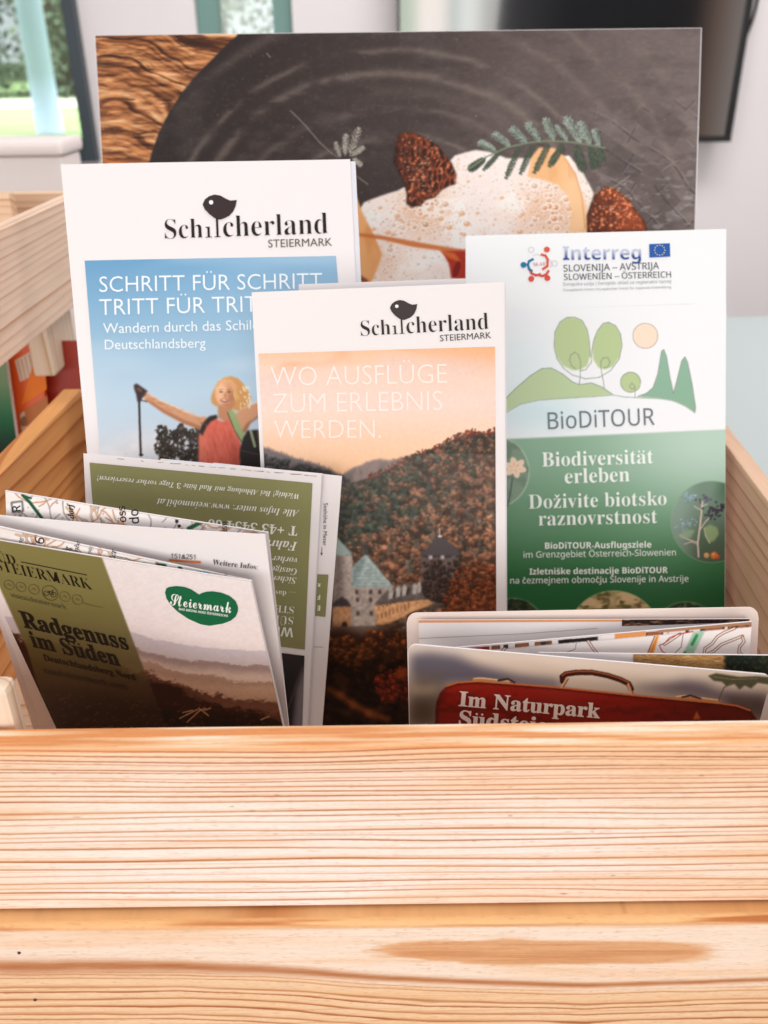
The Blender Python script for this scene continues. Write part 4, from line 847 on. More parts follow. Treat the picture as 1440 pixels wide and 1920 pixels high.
def castle_pic():
    p = Pic(480, 640, 940, 1400); X, Y = p.X, p.Y
    p.vgrad([(640, (244, 178, 128)), (690, (246, 210, 190)), (760, (246, 216, 202)), (830, (254, 208, 176)), (900, (255, 200, 154)), (1400, (240, 190, 150))])
    p.blend(sstep(560, 500, X+.6*(Y-700))*.0, (0, 0, 0)); c = p.noise(26, 110, 2)
    p.blend(sstep(720, 655, Y+.16*(X-485))*sstep(.38, .6, c)*.75, (224, 132, 78)); p.blend(sstep(.5, .75, p.noise(40, 130, 2))*.4*sstep(830, 700, Y), (228, 206, 204)); p.blend(sstep(880, 700, X)*sstep(700, 660, Y)*.25, (250, 214, 180)); p.blend(sstep(760, 928, X)*sstep(720, 650, Y)*.5, (246, 176, 124))
    z6 = lambda l: pt(2.939, l, 470, 520); z4 = lambda l: pt(3.6, l, 600, 980); rg = random.Random(9)
    def ridge(line, col, spike, step, fillto=1400):
        line = np.array(line); xs = np.arange(line[0, 0], line[-1, 0], step); ys = np.interp(xs, line[:, 0], line[:, 1])
        pts = []
        for x, y in zip(xs, ys): pts += [(x, y+rg.uniform(0, 2)), (x+step*.45, y-rg.uniform(.3, 1)*spike)]
        p.poly(pts+[(xs[-1]+step, fillto), (xs[0], fillto)], col, 1, .4)
    ridge(z6([(30, 930), (80, 940), (160, 968), (250, 1002), (350, 1026), (450, 1066), (520, 1110), (620, 1150)]), (122, 112, 112), 6, 5)
    ridge(z6([(440, 1110), (500, 1090), (570, 1050), (680, 1004), (760, 1012), (870, 984), (1000, 960), (1380, 950)]), (146, 128, 122), 5, 5)
    p.blend(p.mask(z6([(440, 1120), (570, 1060), (760, 1020), (900, 1000), (900, 1160), (440, 1200)]), 6)*.6*sstep(.4, .6, p.noise(12, 9, 3)), (104, 100, 100))
    forest(p, z6([(30, 960), (250, 1020), (470, 1080), (560, 1130), (560, 1300), (30, 1300)]), 0, 0, 500, 4, 7, 3, lambda x, y, r: np.array((112, 112, 112))*r.uniform(.8, 1.1), .3)
    p.poly(z6([(500, 1160), (600, 1120), (700, 1090), (790, 1040), (900, 978), (960, 962), (1040, 930), (1080, 910), (1160, 872), (1230, 852), (1290, 862), (1380, 838), (1380, 2600), (300, 2600)]), (66, 56, 52), 1, 1)
    line = z6([(640, 1110), (790, 1040), (900, 978), (1000, 950), (1080, 906), (1160, 866), (1230, 850), (1290, 866), (1345, 842)])
    for a, b in zip(line[:-1], line[1:]):
        for _ in range(26):
            t = rg.random(); x = a[0]+(b[0]-a[0])*t; y = a[1]+(b[1]-a[1])*t; p.dab(x, y+rg.uniform(-5, 6), rg.uniform(1, 3.4), rg.uniform(1, 3), 0, (rg.uniform(70, 150), rg.uniform(46, 70), 42), .85)
    cold = lambda x, y, r: np.array((84, 94, 78))*r.uniform(.7, 1.15) if r.random() < .80-.7*(x-640)/330 else np.array((158, 112, 88))*r.uniform(.7, 1.15)
    forest(p, z6([(420, 1200), (700, 1110), (900, 1000), (1080, 920), (1350, 860), (1350, 1500), (300, 1500)]), 0, 0, 1000, 7, 13, 4, cold, .95)
    warm = lambda x, y, r: np.array((190, 130, 98))*r.uniform(.7, 1.15) if r.random() < .6 else np.array((138, 116, 98))*r.uniform(.7, 1.1)
    forest(p, z6([(300, 1560), (520, 1480), (800, 1345), (1060, 1270), (1350, 1225), (1350, 2000), (300, 2000)]), 0, 0, 900, 8, 14, 6, warm, .95)
    for _ in range(8): x = rg.uniform(640, 900); y = rg.uniform(900, 1030); p.poly([(x, y-rg.uniform(14, 24)), (x+5, y+10), (x-5, y+10)], (70, 78, 74), .7, 1)
    cr = random.Random(31)
    def conifer(x, y, h, c):
        for k in range(5):
            t = k/4; w = h*(.10+.20*t); yy = y-h*(1-t*.85); p.poly([(x, yy-h*.2), (x+w, yy+h*.10), (x-w, yy+h*.10)], np.array(c)*(.85+.1*t), .75, .5); p.poly([(x-w*.2, yy-h*.12), (x-w*.15, yy+h*.07), (x-w, yy+h*.09)], np.array(c)*1.45, .45, .5)
    spots = sorted([(cr.uniform(560, 925), cr.uniform(900, 1095)) for _ in range(150)], key=lambda q: q[1])
    for x, y in spots:
        edge = np.interp(x, [640, 700, 780, 820, 860, 900, 930], [900, 888, 852, 838, 820, 812, 808])+22
        if y-edge > 0 and (cr.random() < .75-.5*(x-560)/370): conifer(x, y, cr.uniform(11, 19)*(.8+.4*(y-880)/200), cr.choice([(84, 92, 84), (96, 100, 88), (70, 78, 72), (110, 98, 84)]))
    hz = sstep(1010, 850, Y)*(Y > 850); p.blend(p.mask([(500, 900), (640, 905), (700, 890), (780, 855), (860, 822), (940, 812), (940, 1000), (500, 1000)], 4)*.20*hz, (170, 146, 138))
    # castle
    stone = (190, 174, 162)
    p.poly(z4([(90, 210), (218, 222), (226, 700), (90, 700)]), stone, 1, .5); p.poly(z4([(90, 220), (160, 224), (165, 700), (90, 700)]), (112, 98, 94), .7, 4)
    p.poly(z4([(110, 90), (126, 112), (216, 212), (200, 224), (100, 216)]), (164, 182, 178), 1, .5)
    p.poly(z4([(216, 430), (500, 430), (470, 500), (380, 560), (380, 700), (222, 706)]), stone, 1, .5)
    p.poly(z4([(228, 292), (308, 214), (360, 270), (440, 370), (504, 440), (218, 438), (214, 320)]), (176, 192, 188), 1, .5); p.poly(z4([(228, 292), (308, 214), (290, 300), (225, 436), (216, 436)]), (118, 138, 136), .6, 2)
    for x, y in ((248, 470), (342, 470), (404, 470), (254, 522), (342, 524), (256, 615), (346, 614)): p.poly(z4([(x-11, y-14), (x+11, y-14), (x+11, y+15), (x-11, y+15)]), (74, 62, 60), .9, .4)
    p.poly(z4([(366, 556), (420, 490), (470, 448), (540, 430), (690, 398), (700, 520), (560, 540)]), (110, 100, 96), 1, .5)
    for x, y in ((480, 470), (530, 458), (570, 450), (640, 440), (672, 430)): p.poly(z4([(x-18, y+50), (x-16, y-14), (x, y-34), (x+16, y-14), (x+16, y+40)]), (206, 196, 186), .9, .4); p.dab(*z4([(x+24, y+16)])[0], 3, 8, .3, (70, 62, 60), .8)
    p.poly(z4([(368, 566), (540, 540), (700, 520), (800, 518), (740, 560), (610, 610), (540, 650), (430, 694), (380, 690)]), (236, 178, 126), 1, .5)
    for k in range(9):
        x = 392+k*26; y = 640-k*10; p.poly(z4([(x-4, y-20), (x+4, y-20), (x+4, y+20), (x-4, y+20)]), (120, 78, 58), .8, .3); p.dab(*z4([(x+8, y-62+k)])[0], 1.4, 1.8, 0, (130, 86, 62), .8)
    p.poly(z4([(680, 222), (936, 226), (930, 560), (800, 560), (694, 490)]), (108, 92, 86), 1, .8); p.poly(z4([(672, 224), (700, 196), (760, 130), (796, 92), (822, 90), (880, 140), (950, 214), (930, 226), (700, 226)]), (84, 76, 78), 1, .5); p.line(z4([(806, 40), (808, 92)]), 1.8, (190, 180, 176)); p.dab(*z4([(810, 92)])[0], 4, 2.4, 0, (214, 204, 200))
    p.poly(z4([(690, 222), (940, 220), (936, 236), (690, 238)]), (60, 52, 52), .8, .6)
    for x in (746, 826, 904): p.poly(z4([(x-12, 222), (x+12, 222), (x+12, 246), (x-12, 246)]), (218, 212, 210) if x < 900 else (120, 106, 100), .9, .3)
    forest(p, z4([(690, 260), (940, 240), (960, 560), (700, 500)]), 0, 0, 150, 3.5, 6, 8, lambda x, y, r: np.array((104, 80, 72))*r.uniform(.7, 1.2), .6)
    forest(p, z4([(830, 560), (930, 300), (1010, 250), (1200, 300), (1200, 640), (800, 640)]), 0, 0, 320, 4, 8, 10, lambda x, y, r: np.array((172, 92, 56))*r.uniform(.6, 1.25), .8)
    p.poly(z4([(86, 560), (210, 560), (210, 706), (86, 706)]), (196, 144, 104), 1, .5); p.poly(z4([(80, 570), (100, 530), (150, 500), (190, 530), (212, 568)]), (70, 60, 62), 1, .5); p.poly(z4([(144, 706), (150, 676), (170, 668), (184, 684), (186, 706)]), (56, 38, 34), 1, .4)
    p.poly(z4([(60, 712), (230, 704), (460, 700), (470, 730), (300, 760), (60, 760)]), (132, 112, 100), .9, 1.5)
    cm = p.mask(z4([(86, 210), (218, 222), (300, 200), (520, 440), (690, 390), (690, 220), (940, 220), (940, 560), (600, 640), (420, 700), (90, 710)]), .5); p.a *= (1+cm*.16*(p.noise(5, 5, 2)-.5)*2)[..., None]
    for k in range(9): p.line(z4([(232-k*.5, 430-k*22), (232+260-k*25, 432-k*22)]), .8, (120, 138, 136), .5)
    # foreground bushes
    p.blend(sstep(1166, 1200, Y+6*np.sin(X/14)), (52, 28, 18))
    forest(p, [(600, 1196), (700, 1184), (790, 1180), (940, 1180), (940, 1260), (600, 1260)], 0, 0, 420, 4, 8, 12, lambda x, y, r: np.array((200, 104, 46))*r.uniform(.4, 1.15)*(1.1-.6*min(1, max(0, (y-1190)/60))), .7)
    forest(p, [(560, 1240), (940, 1240), (940, 1400), (560, 1400)], 0, 0, 300, 7, 12, 13, lambda x, y, r: np.array((60, 30, 20))*r.uniform(.3, 1.0), .5)
    forest(p, z4([(360, 1080), (470, 990), (600, 970), (700, 1200), (420, 1200)]), 0, 0, 150, 4, 7, 14, lambda x, y, r: np.array((168, 60, 34))*r.uniform(.4, 1.15), .8)
    p.line(z4([(60, 1130), (140, 1170), (220, 1230), (330, 1290), (450, 1330)]), 12, (166, 88, 36), .55, 12); p.dab(*z4([(550, 1020)])[0], 11, 9, 0, (190, 84, 30), .6, 1.2)
    p.a = p.a*(.97+.06*p.noise(3, 3, 2))[..., None]
    return soften(p, .45)
def castle_brochures():
    S2 = Surface((720, 840), .338, 14, 3, .0004, 2.1); g = 'copies of the white castle brochure'
    r = brochure('brochure', 'second castle brochure, just its white top edge showing behind the front copy', S2, [(560, 533), (874, 522), (876, 1330), (560, 1330)], .0005, S2.P(np.array([720, 1330.])), g)
    sheet('page_block', S2, [(560.5, 534), (873, 524), (875, 1330), (561, 1330)], .0016, M_edge, r, h=-.0006, nx=10, ny=10); adopt(r)
    S = Surface((720, 840), .326, 14, 2, .0010, 1.0)
    q = [(472, 548), (946, 529), (949, 1330), (512, 1330)]
    r = brochure('brochure', 'front castle brochure, white with an orange sunset photo of a castle below wooded hills', S, q, .0005, S.P(np.array([730, 1330.])), g)
    sheet('page_block', S, [(473, 549), (949, 531), (952, 1330), (513, 1330)], .0022, M_edge, r, h=-.0006, nx=12, ny=12)
    printed('printed_photo', S, [(485, 663), (928, 650), (931.5, 1400), (522, 1400)], castle_pic(), M_print, r, .0002)
    I = Ink(S, .00035); schilcherland(I, (677, 630), (916, 617), .80, (731, 563)); I.text('STEIERMARK', 'gill', (825, 640), (921, 634), (70, 64, 62)); I.build('logo', M_print, r)
    T = Ink(S, .0004); w = (252, 236, 228)
    T.text('WO AUSFLÜGE', 'gill', (508, 724), (838, 718), w, -.012, 1.1); T.text('ZUM ERLEBNIS', 'gill', (512, 774), (829, 769), w, -.012, 1.1); T.text('WERDEN.', 'gill', (514, 822), (714, 821), w, -.012, 1.1)
    T.build('lettering', M_print, r); adopt(r)
castle_brochures()

def bio_pic():
    p = Pic(940, 570, 1370, 1180, (240, 241, 243)); X, Y = p.X, p.Y
    z = lambda l: pt(2.769, l, 860, 420); ln = (120, 130, 118)
    p.blend(np.exp(-((X-985)/60)**2-((Y-690)/70)**2)*.5, (214, 238, 240)); p.blend(np.exp(-((X-1010)/110)**2-((Y-775)/40)**2)*.55, (190, 226, 232))
    gr = (184, 202, 150)
    p.poly(z([(600, 486), (640, 500), (665, 545), (678, 610), (684, 680), (668, 735), (630, 758), (590, 760), (540, 735), (508, 690), (494, 620), (502, 555), (530, 505), (565, 485)]), gr, 1, .4)
    p.poly(z([(780, 510), (815, 528), (840, 570), (848, 625), (836, 690), (800, 740), (760, 756), (725, 745), (700, 705), (694, 650), (705, 590), (730, 540), (755, 514)]), gr, 1, .4)
    ob1 = [(634, 900), (632, 760), (634, 700), (620, 674), (600, 666), (580, 680), (575, 705), (590, 740), (612, 756), (640, 752)]
    p.line(z([(600, 484), (640, 500), (668, 550), (680, 620), (684, 690)]), 1.2, ln); p.line(z([(600, 484), (560, 486), (525, 510), (500, 560), (496, 640), (510, 700), (545, 750), (590, 784), (660, 804), (730, 796), (790, 760), (834, 700), (848, 630), (840, 570), (815, 528), (778, 510), (750, 516), (720, 556), (700, 610), (692, 660), (688, 720), (660, 756), (630, 764)]), 1.2, ln)
    p.line(z([(604, 900), (620, 870), (630, 800), (634, 720), (622, 680), (602, 666), (582, 680), (575, 706), (588, 738), (610, 754)]), 1.2, ln); p.line(z([(758, 860), (748, 800), (738, 745), (738, 715), (752, 694), (774, 694), (786, 716), (776, 740), (752, 748)]), 1.2, ln)
    hill = z([(245, 975), (245, 905), (300, 850), (370, 790), (430, 752), (480, 748), (540, 780), (590, 820), (625, 834), (690, 826), (740, 845), (800, 886), (700, 896), (560, 906), (420, 914), (320, 936)])
    p.poly(hill, (186, 205, 160), 1, .5); p.line(hill[1:12], 1.3, ln)
    p.dab(*z([(893, 820)])[0], 19, 19, 0, gr, 1, .08); t = np.linspace(.3, 6.4, 30); p.line(z([(893+52*math.cos(a), 822+52*math.sin(a)) for a in t]), 1.1, ln); p.line(z([(917, 902), (916, 845), (900, 826), (886, 842), (900, 858), (914, 850)]), 1.1, ln)
    fir = z([(930, 896), (975, 880), (1010, 850), (1035, 780), (1055, 660), (1066, 652), (1080, 690), (1098, 800), (1116, 880), (1135, 810), (1160, 710), (1176, 690), (1190, 720), (1212, 830), (1230, 950), (1226, 980), (1180, 946), (1110, 916), (1030, 904)])
    p.poly(fir, (138, 176, 152), 1, .5); p.vgrad([(640, (150, 190, 170)), (790, (134, 176, 140))], p.mask(fir, .5)*.4); p.line(fir[:16], 1.3, ln)
    p.line(z([(245, 980), (320, 936), (420, 914), (560, 904), (700, 896), (800, 888), (860, 898), (960, 904), (1060, 906), (1140, 924), (1230, 975)]), 1.4, (150, 165, 150)); sx, sy = z([(970, 580)])[0]; p.dab(sx, sy, 23, 23, 0, (246, 222, 200), 1, .06); p.line([(sx+23.5*math.cos(a), sy+23.5*math.sin(a)) for a in np.linspace(0, 6.3, 40)], 1.1, (160, 140, 120))
    for x in np.arange(950, 1340, 4.0): p.dab(x, 580-(x-950)*.031, .8, .8, 0, (170, 180, 180), .8)
    # green lower part
    gm = p.mask([(940, 823.5), (1370, 805.5), (1370, 1200), (940, 1200)], .3)
    p.vgrad([(800, (136, 172, 146)), (880, (124, 164, 134)), (960, (92, 144, 104)), (1040, (62, 124, 76)), (1110, (28, 96, 50)), (1180, (20, 84, 42))], gm)
    p.blend(gm*sstep(1040, 1330, X)*sstep(1060, 830, Y)*.75, (196, 218, 206))  # pale glare at the upper right, painted into the green
    def circ(cx, cy, r, col, ring=(190, 214, 190)):
        m = sstep(r+.8, r-.8, np.hypot(X-cx, Y-cy)); p.blend(m, col); p.blend(np.exp(-((np.hypot(X-cx, Y-cy)-r)/1.2)**2)*.7, ring); return m
    z8 = lambda l: pt(2.483, l, 860, 780); rg = random.Random(4)
    m = circ(925, 885, 67, (120, 146, 122)); p.blend(m*sstep(.45, .7, p.noise(14, 14, 3))*.6, (92, 116, 92))
    for a in range(6):
        an = a*1.05+.3; cx, cy = z8([(262, 240)])[0]; p.dab(cx+11*math.cos(an), cy+9*math.sin(an), 11, 6.5, an, (246, 216, 190), .95); p.dab(cx+6*math.cos(an), cy+5*math.sin(an), 4, 2, an, (226, 176, 130), .7)
    p.line(z8([(250, 290), (240, 360), (228, 420)]), 3, (60, 80, 62), .9)
    m = circ(1334, 978, 76, (112, 140, 122), (140, 176, 146)); p.blend(m*sstep(930, 1040, Y)*.75, (58, 76, 52)); p.blend(m*sstep(1320, 1268, X)*.6, (150, 178, 164)); p.blend(m*sstep(1325, 1360, X+.3*(Y-930))*sstep(960, 910, Y)*.7, (50, 92, 58))
    st = (222, 200, 184)
    p.line(z8([(1116, 655), (1112, 590), (1122, 520), (1130, 450), (1134, 400)]), 3.0, st); p.line(z8([(1114, 590), (1060, 572), (1030, 556)]), 1.8, st); p.line(z8([(1122, 530), (1150, 490), (1176, 466)]), 1.8, st); p.line(z8([(1132, 440), (1096, 420)]), 1.6, st); p.line(z8([(1134, 420), (1156, 410)]), 1.6, st); p.line(z8([(1114, 600), (1085, 585), (1050, 596)]), 1.4, st)
    for cx, cy, n, sp, col in ((1075, 380, 26, 18, (138, 164, 182)), (1058, 500, 30, 20, (134, 160, 176)), (1140, 388, 16, 14, (96, 92, 112)), (1190, 448, 40, 26, (54, 46, 62)), (1228, 422, 14, 10, (48, 40, 56))):
        for _ in range(n):
            x, y = z8([(cx+rg.gauss(0, sp), cy+rg.gauss(0, sp*.62))])[0]; p.dab(x, y, 2.4, 2.4, 0, np.array(col)*rg.uniform(.75, 1.15), .9 if col[0] < 110 else .4); p.dab(x-.7, y-.8, .8, .7, 0, np.array(col)*1.6, .7)
    p.poly(z8([(1142, 520), (1170, 504), (1204, 520), (1210, 550), (1190, 580), (1168, 590), (1150, 560)]), (146, 170, 118), .9, .6); p.line(z8([(1142, 520), (1150, 560), (1168, 592)]), 1.5, (214, 214, 170)); p.poly(z8([(1020, 556), (1060, 530), (1100, 530), (1080, 566), (1040, 572)]), (150, 176, 140), .7, 1)
    for cx, cy, r, col in ((1188, 648, 6.6, (226, 120, 40)), (1153, 648, 5, (214, 160, 96)), (1205, 655, 4, (200, 84, 40))):
        x, y = z8([(cx, cy)])[0]; p.dab(x, y, r, r, 0, col, 1, .3); p.dab(x-1.5, y-2, r*.35, r*.3, 0, (250, 200, 140), .7)
    m = circ(1151, 1196, 88, (150, 132, 84), (196, 206, 150)); p.blend(m*sstep(.42, .7, p.noise(16, 26, 3)), (206, 178, 132)); p.blend(m*sstep(.5, .75, p.noise(9, 14, 3)), (92, 84, 46))
    m = circ(962, 1182, 60, (50, 66, 40), (140, 170, 120)); p.blend(m*sstep(.5, .7, p.noise(9, 9, 3))*.8, (20, 30, 20)); m = circ(1285, 1190, 62, (36, 54, 34), (120, 160, 110)); p.blend(m*sstep(.5, .7, p.noise(8, 8, 3))*.8, (110, 130, 90))
    return p
def bio_brochure():
    S = Surface((1150, 840), .392, 24, -5, .0011, 2.6)
    q = [(873, 443), (1363, 428), (1357, 1330), (873, 1330)]
    r = brochure('brochure', 'white and green biodiversity brochure with line drawn trees, a hill and a pale sun', S, q, .0005, S.P(np.array([1120, 1330.])), None, M_cool)
    sheet('page_block', S, [(873.5, 444), (1364, 429.5), (1358.5, 1330), (873.5, 1330)], .0015, M_edge, r, h=-.0006, nx=12, ny=12)
    printed('printed_design', S, [(940, 582), (1362.5, 566), (1357.5, 1180), (940, 1180)], bio_pic(), M_gloss, r, .0002)
    I = Ink(S, .00035); z = lambda x, y: (860+x/2.769, 420+y/2.769)
    k0 = len(I.V); I.text('Interreg', 'bold', z(542, 188), z(948, 182), (52, 84, 150), -.004, 1.0); I.shade(k0, (196, 204, 224))
    # pale upper half of the word: thin translucent looking tint printed over it
    fl = [z(990, 103), z(1098, 98), z(1100, 168), z(992, 173)]; I.poly(fl, (44, 92, 168)); cx, cy = z(1045, 135)
    for k in range(12):
        a = k*math.pi/6; I.ellipse(cx+9.6*math.cos(a), cy+9.6*math.sin(a), 1.1, 1.1, (236, 226, 150), .00003, n=8)
    I.text('SLOVENIJA \u2013 AVSTRIJA', 'noto', z(544, 248), z(1042, 232), (64, 66, 72), .004); I.text('SLOWENIEN \u2013 ÖSTERREICH', 'noto', z(546, 292), z(1104, 276), (64, 66, 72), .004)
    I.text('Evropska unija | Evropski sklad za regionalni razvoj', 'noto', z(544, 322), z(1104, 304), (150, 154, 160)); I.text('Europäische Union | Europäischer Fonds für regionale Entwicklung', 'noto', z(544, 350), z(1104, 332), (150, 154, 160))
    # ring of five little people
    cx, cy = z(420, 212)
    def man(ax, ay, hx, hy, col, bend):
        I.ellipse(*z(hx, hy), 5.6, 5.6, col, n=18)
        I.stroke([z(*q) for q in bend], 4.6, col)
    man(0, 0, 457, 134, (220, 92, 60), [(428, 160), (450, 166), (462, 186), (460, 220), (436, 236)]); man(0, 0, 336, 214, (30, 120, 160), [(386, 184), (366, 194), (358, 212), (366, 236), (380, 246)])
    man(0, 0, 376, 286, (214, 84, 66), [(368, 238), (378, 258), (400, 268), (424, 262)]); man(0, 0, 460, 282, (214, 84, 66), [(412, 266), (434, 272), (456, 262), (466, 244)])
    for hx, hy, b in ((376, 136, [(386, 166), (404, 158), (424, 166)]), (498, 206, [(474, 188), (484, 210), (474, 230)])):
        t = np.linspace(0, 6.3, 20); I.stroke([z(hx+14*math.cos(a), hy+14*math.sin(a)) for a in t], 1.1, (206, 200, 206)); I.stroke([z(*q) for q in b], 1.4, (210, 204, 208))
    I.text('SI-AT', 'serif', z(388, 220), z(450, 216), (196, 92, 74), -.004)
    I.build('logo', M_print, r); I = Ink(S, .00035)
    I.text('BioDiTOUR', 'noto', z(464, 1066), z(1018, 1042), (112, 122, 126), .002, 1.12, dh=.0001); I.build('title', M_print, r)
    # pale tint over the top of the word mark
    T = Ink(S, .0004); w = (240, 247, 240); z8 = lambda x, y: (860+x/2.483, 780+y/2.483)
    T.text('Biodiversität', 'serif', z8(388, 236), z8(906, 220), w, -.004, 1.04); T.text('erleben', 'serif', z8(494, 314), z8(796, 304), w, -.004, 1.04)
    T.text('Doživite biotsko', 'serif', z8(326, 432), z8(968, 414), w, -.006, 1.04); T.text('raznovrstnost', 'serif', z8(372, 510), z8(924, 498), w, -.006, 1.04)
    T.text('BioDiTOUR-Ausflugsziele', 'bold', z8(402, 618), z8(896, 612), w); T.text('im Grenzgebiet Österreich-Slowenien', 'noto', z8(302, 660), z8(1010, 648), w)
    T.text('Izletniške destinacije BioDiTOUR', 'bold', z8(330, 738), z8(972, 730), w); T.text('na čezmejnem območju Slovenije in Avstrije', 'noto', z8(240, 780), z8(1068, 770), w)
    T.build('lettering', M_print, r); adopt(r)
    S2 = Surface((1370, 1110), .372, 20, -5, .0002)
    o = sheet('leaflet', S2, [(1300, 1060), (1352, 1072), (1420, 1200), (1300, 1200)], .0006, M_paper, None, nx=8, ny=8); tag(o, 'plain white leaflet corner sticking out beside the right edge of the green biodiversity brochure', 'leaflet')
bio_brochure()
# ------------------------------------------------------------------ folded leaflets at the front left
def green_leaflet():
    z = lambda x, y: (x/2.25, 840+y/2.25)
    S = Surface((380, 1010), .306, 9, -4, .0005, .6); S2 = Surface((380, 1010), .3085, 9, -4, .0005, .6)
    r = thing('leaflet', 'folded olive green leaflet standing upside down with white serif lettering', 'leaflet', tuple(S.P(np.array([380., 1440.]))))
    sheet('rear_panel', S2, [(400, 868), (641, 893.5), (598, 1440), (420, 1440)], .0006, M_paper, r, nx=14, ny=20)
    sheet('front_panel', S, [(157, 850), (603, 890), (572, 1440), (185, 1440)], .0005, M_paper, r, nx=20, ny=20)
    sheet('middle_panel', S, [(300, 862), (604, 890.5), (574, 1440), (300, 1440)], .0012, M_edge, r, h=-.0007, nx=14, ny=10)
    I = Ink(S, .00025); ol = (140, 138, 92); wh = (244, 244, 232)
    I.poly([z(380, 60), z(700, 90), z(1000, 118), z(1318, 148), z(1302, 500), z(1286, 850), z(900, 800), z(430, 740)], ol)
    for k in range(30):
        x = random.uniform(170, 590); y = 855+(x-157)*.09; I.stroke([(x, y-1.5), (x+random.uniform(3, 14), y-1+random.uniform(-.3, .8))], 1.0, random.choice([(206, 176, 160), (170, 160, 150), (120, 116, 120)]), .00005)
    b = .00015
    for t, st, p0, p1, off in (('Wichtig! Bei Abholung mit Rad bitte 3 Tage vorher reservieren!', 'bital', (1262, 192), (415, 114), -.006), ('Alle Infos unter: www.weinmobil.at', 'bital', (1264, 262), (664, 210), -.006), ('T +43 3454 60', 'serif', (1256, 330), (880, 298), .002),
                               ('Fahrtreservierung', 'bital', (1256, 396), (850, 360), 0), ('vorher reservieren', 'bital', (1256, 462), (960, 434), -.006), ('Gastgeber und', 'bital', (1254, 508), (1020, 484), -.006), ('Sicher unterwegs', 'bital', (1252, 546), (985, 520), -.004),
                               ('\u2026 das t\u00fcr'.replace('\u00fcr', 'axi'), 'serif', (1246, 606), (1105, 594), -.008), ('STEIERMARK', 'serif', (1242, 668), (950, 640), -.012), ('SÜD', 'serif', (1240, 712), (1150, 702), -.012), ('WEINMOBIL', 'bold', (1240, 758), (905, 728), -.004)):
        I.text(t, st, z(*p0), z(*p1), wh, off, 1.0, dh=b)
    dk = Pic(520, 1218, 600, 1460, (44, 36, 36)); dk.vgrad([(1218, (52, 46, 44)), (1300, (34, 28, 28)), (1460, (24, 18, 18))]); dk.poly([(548, 1370), (556, 1290), (570, 1252), (580, 1240), (580, 1400)], (150, 140, 144), .8, 5); dk.line([(540, 1330), (560, 1270), (576, 1236)], 3, (90, 70, 60), .7)
    printed('printed_photo', S, [z(900, 826), z(1285, 876), (564.5, 1440), (500, 1440)], dk, M_print, r, .0002)
    I.build('lettering', M_print, r)
    J = Ink(S2, .00025); J.text('Seehöhe in Meter', 'gill', z(1366, 232), z(1362, 412), (70, 70, 76)); J.stroke([z(1358, 418), z(1357, 448)], 1.0, (50, 50, 50)); J.poly([z(1352, 442), z(1362, 442), z(1357, 455)], (50, 50, 50))
    J.poly([z(1300, 530), z(1386, 534), z(1373, 712), z(1300, 704)], ol); J.stroke([z(1300, 836), z(1362, 840)], .8, (120, 112, 108), 0)
    for t, y in (('K', 578), ('F', 626), ('E', 672)): J.text(t, 'bold', z(1352, y-8), z(1340, y-9), wh, dh=b)
    J.build('lettering', M_print, r); adopt(r)
green_leaflet()

def map_pic(x0, y0, x1, y1, seed):
    p = Pic(x0, y0, x1, y1, (249, 243, 240)); rg = random.Random(seed); p.blend(sstep(.55, .6, p.noise(26, 50, 2))*.5, (244, 232, 222))
    for k in range(90):
        x = rg.uniform(x0, x1); y = rg.uniform(y0, y1); a = rg.uniform(-.9, .9)+rg.choice([0, 1.4]); pts = [(x, y)]
        for _ in range(7): a += rg.uniform(-.5, .5); x += 9*math.cos(a); y += 9*math.sin(a); pts.append((x, y))
        c, w = rg.choice([((214, 164, 128), 2.2), ((224, 190, 160), 3.4), ((150, 140, 150), 1.1), ((206, 150, 112), 1.6), ((140, 120, 116), 1.0)]); p.line(pts, w+1.4, (120, 96, 84) if w > 3 else c, .5); p.line(pts, w, c, .95)
    for _ in range(50): p.dab(rg.uniform(x0, x1), rg.uniform(y0, y1), rg.uniform(1.5, 3), rg.uniform(1.2, 2.4), 0, rg.choice([(214, 176, 150), (190, 170, 196), (200, 190, 180)]), .9)
    return p
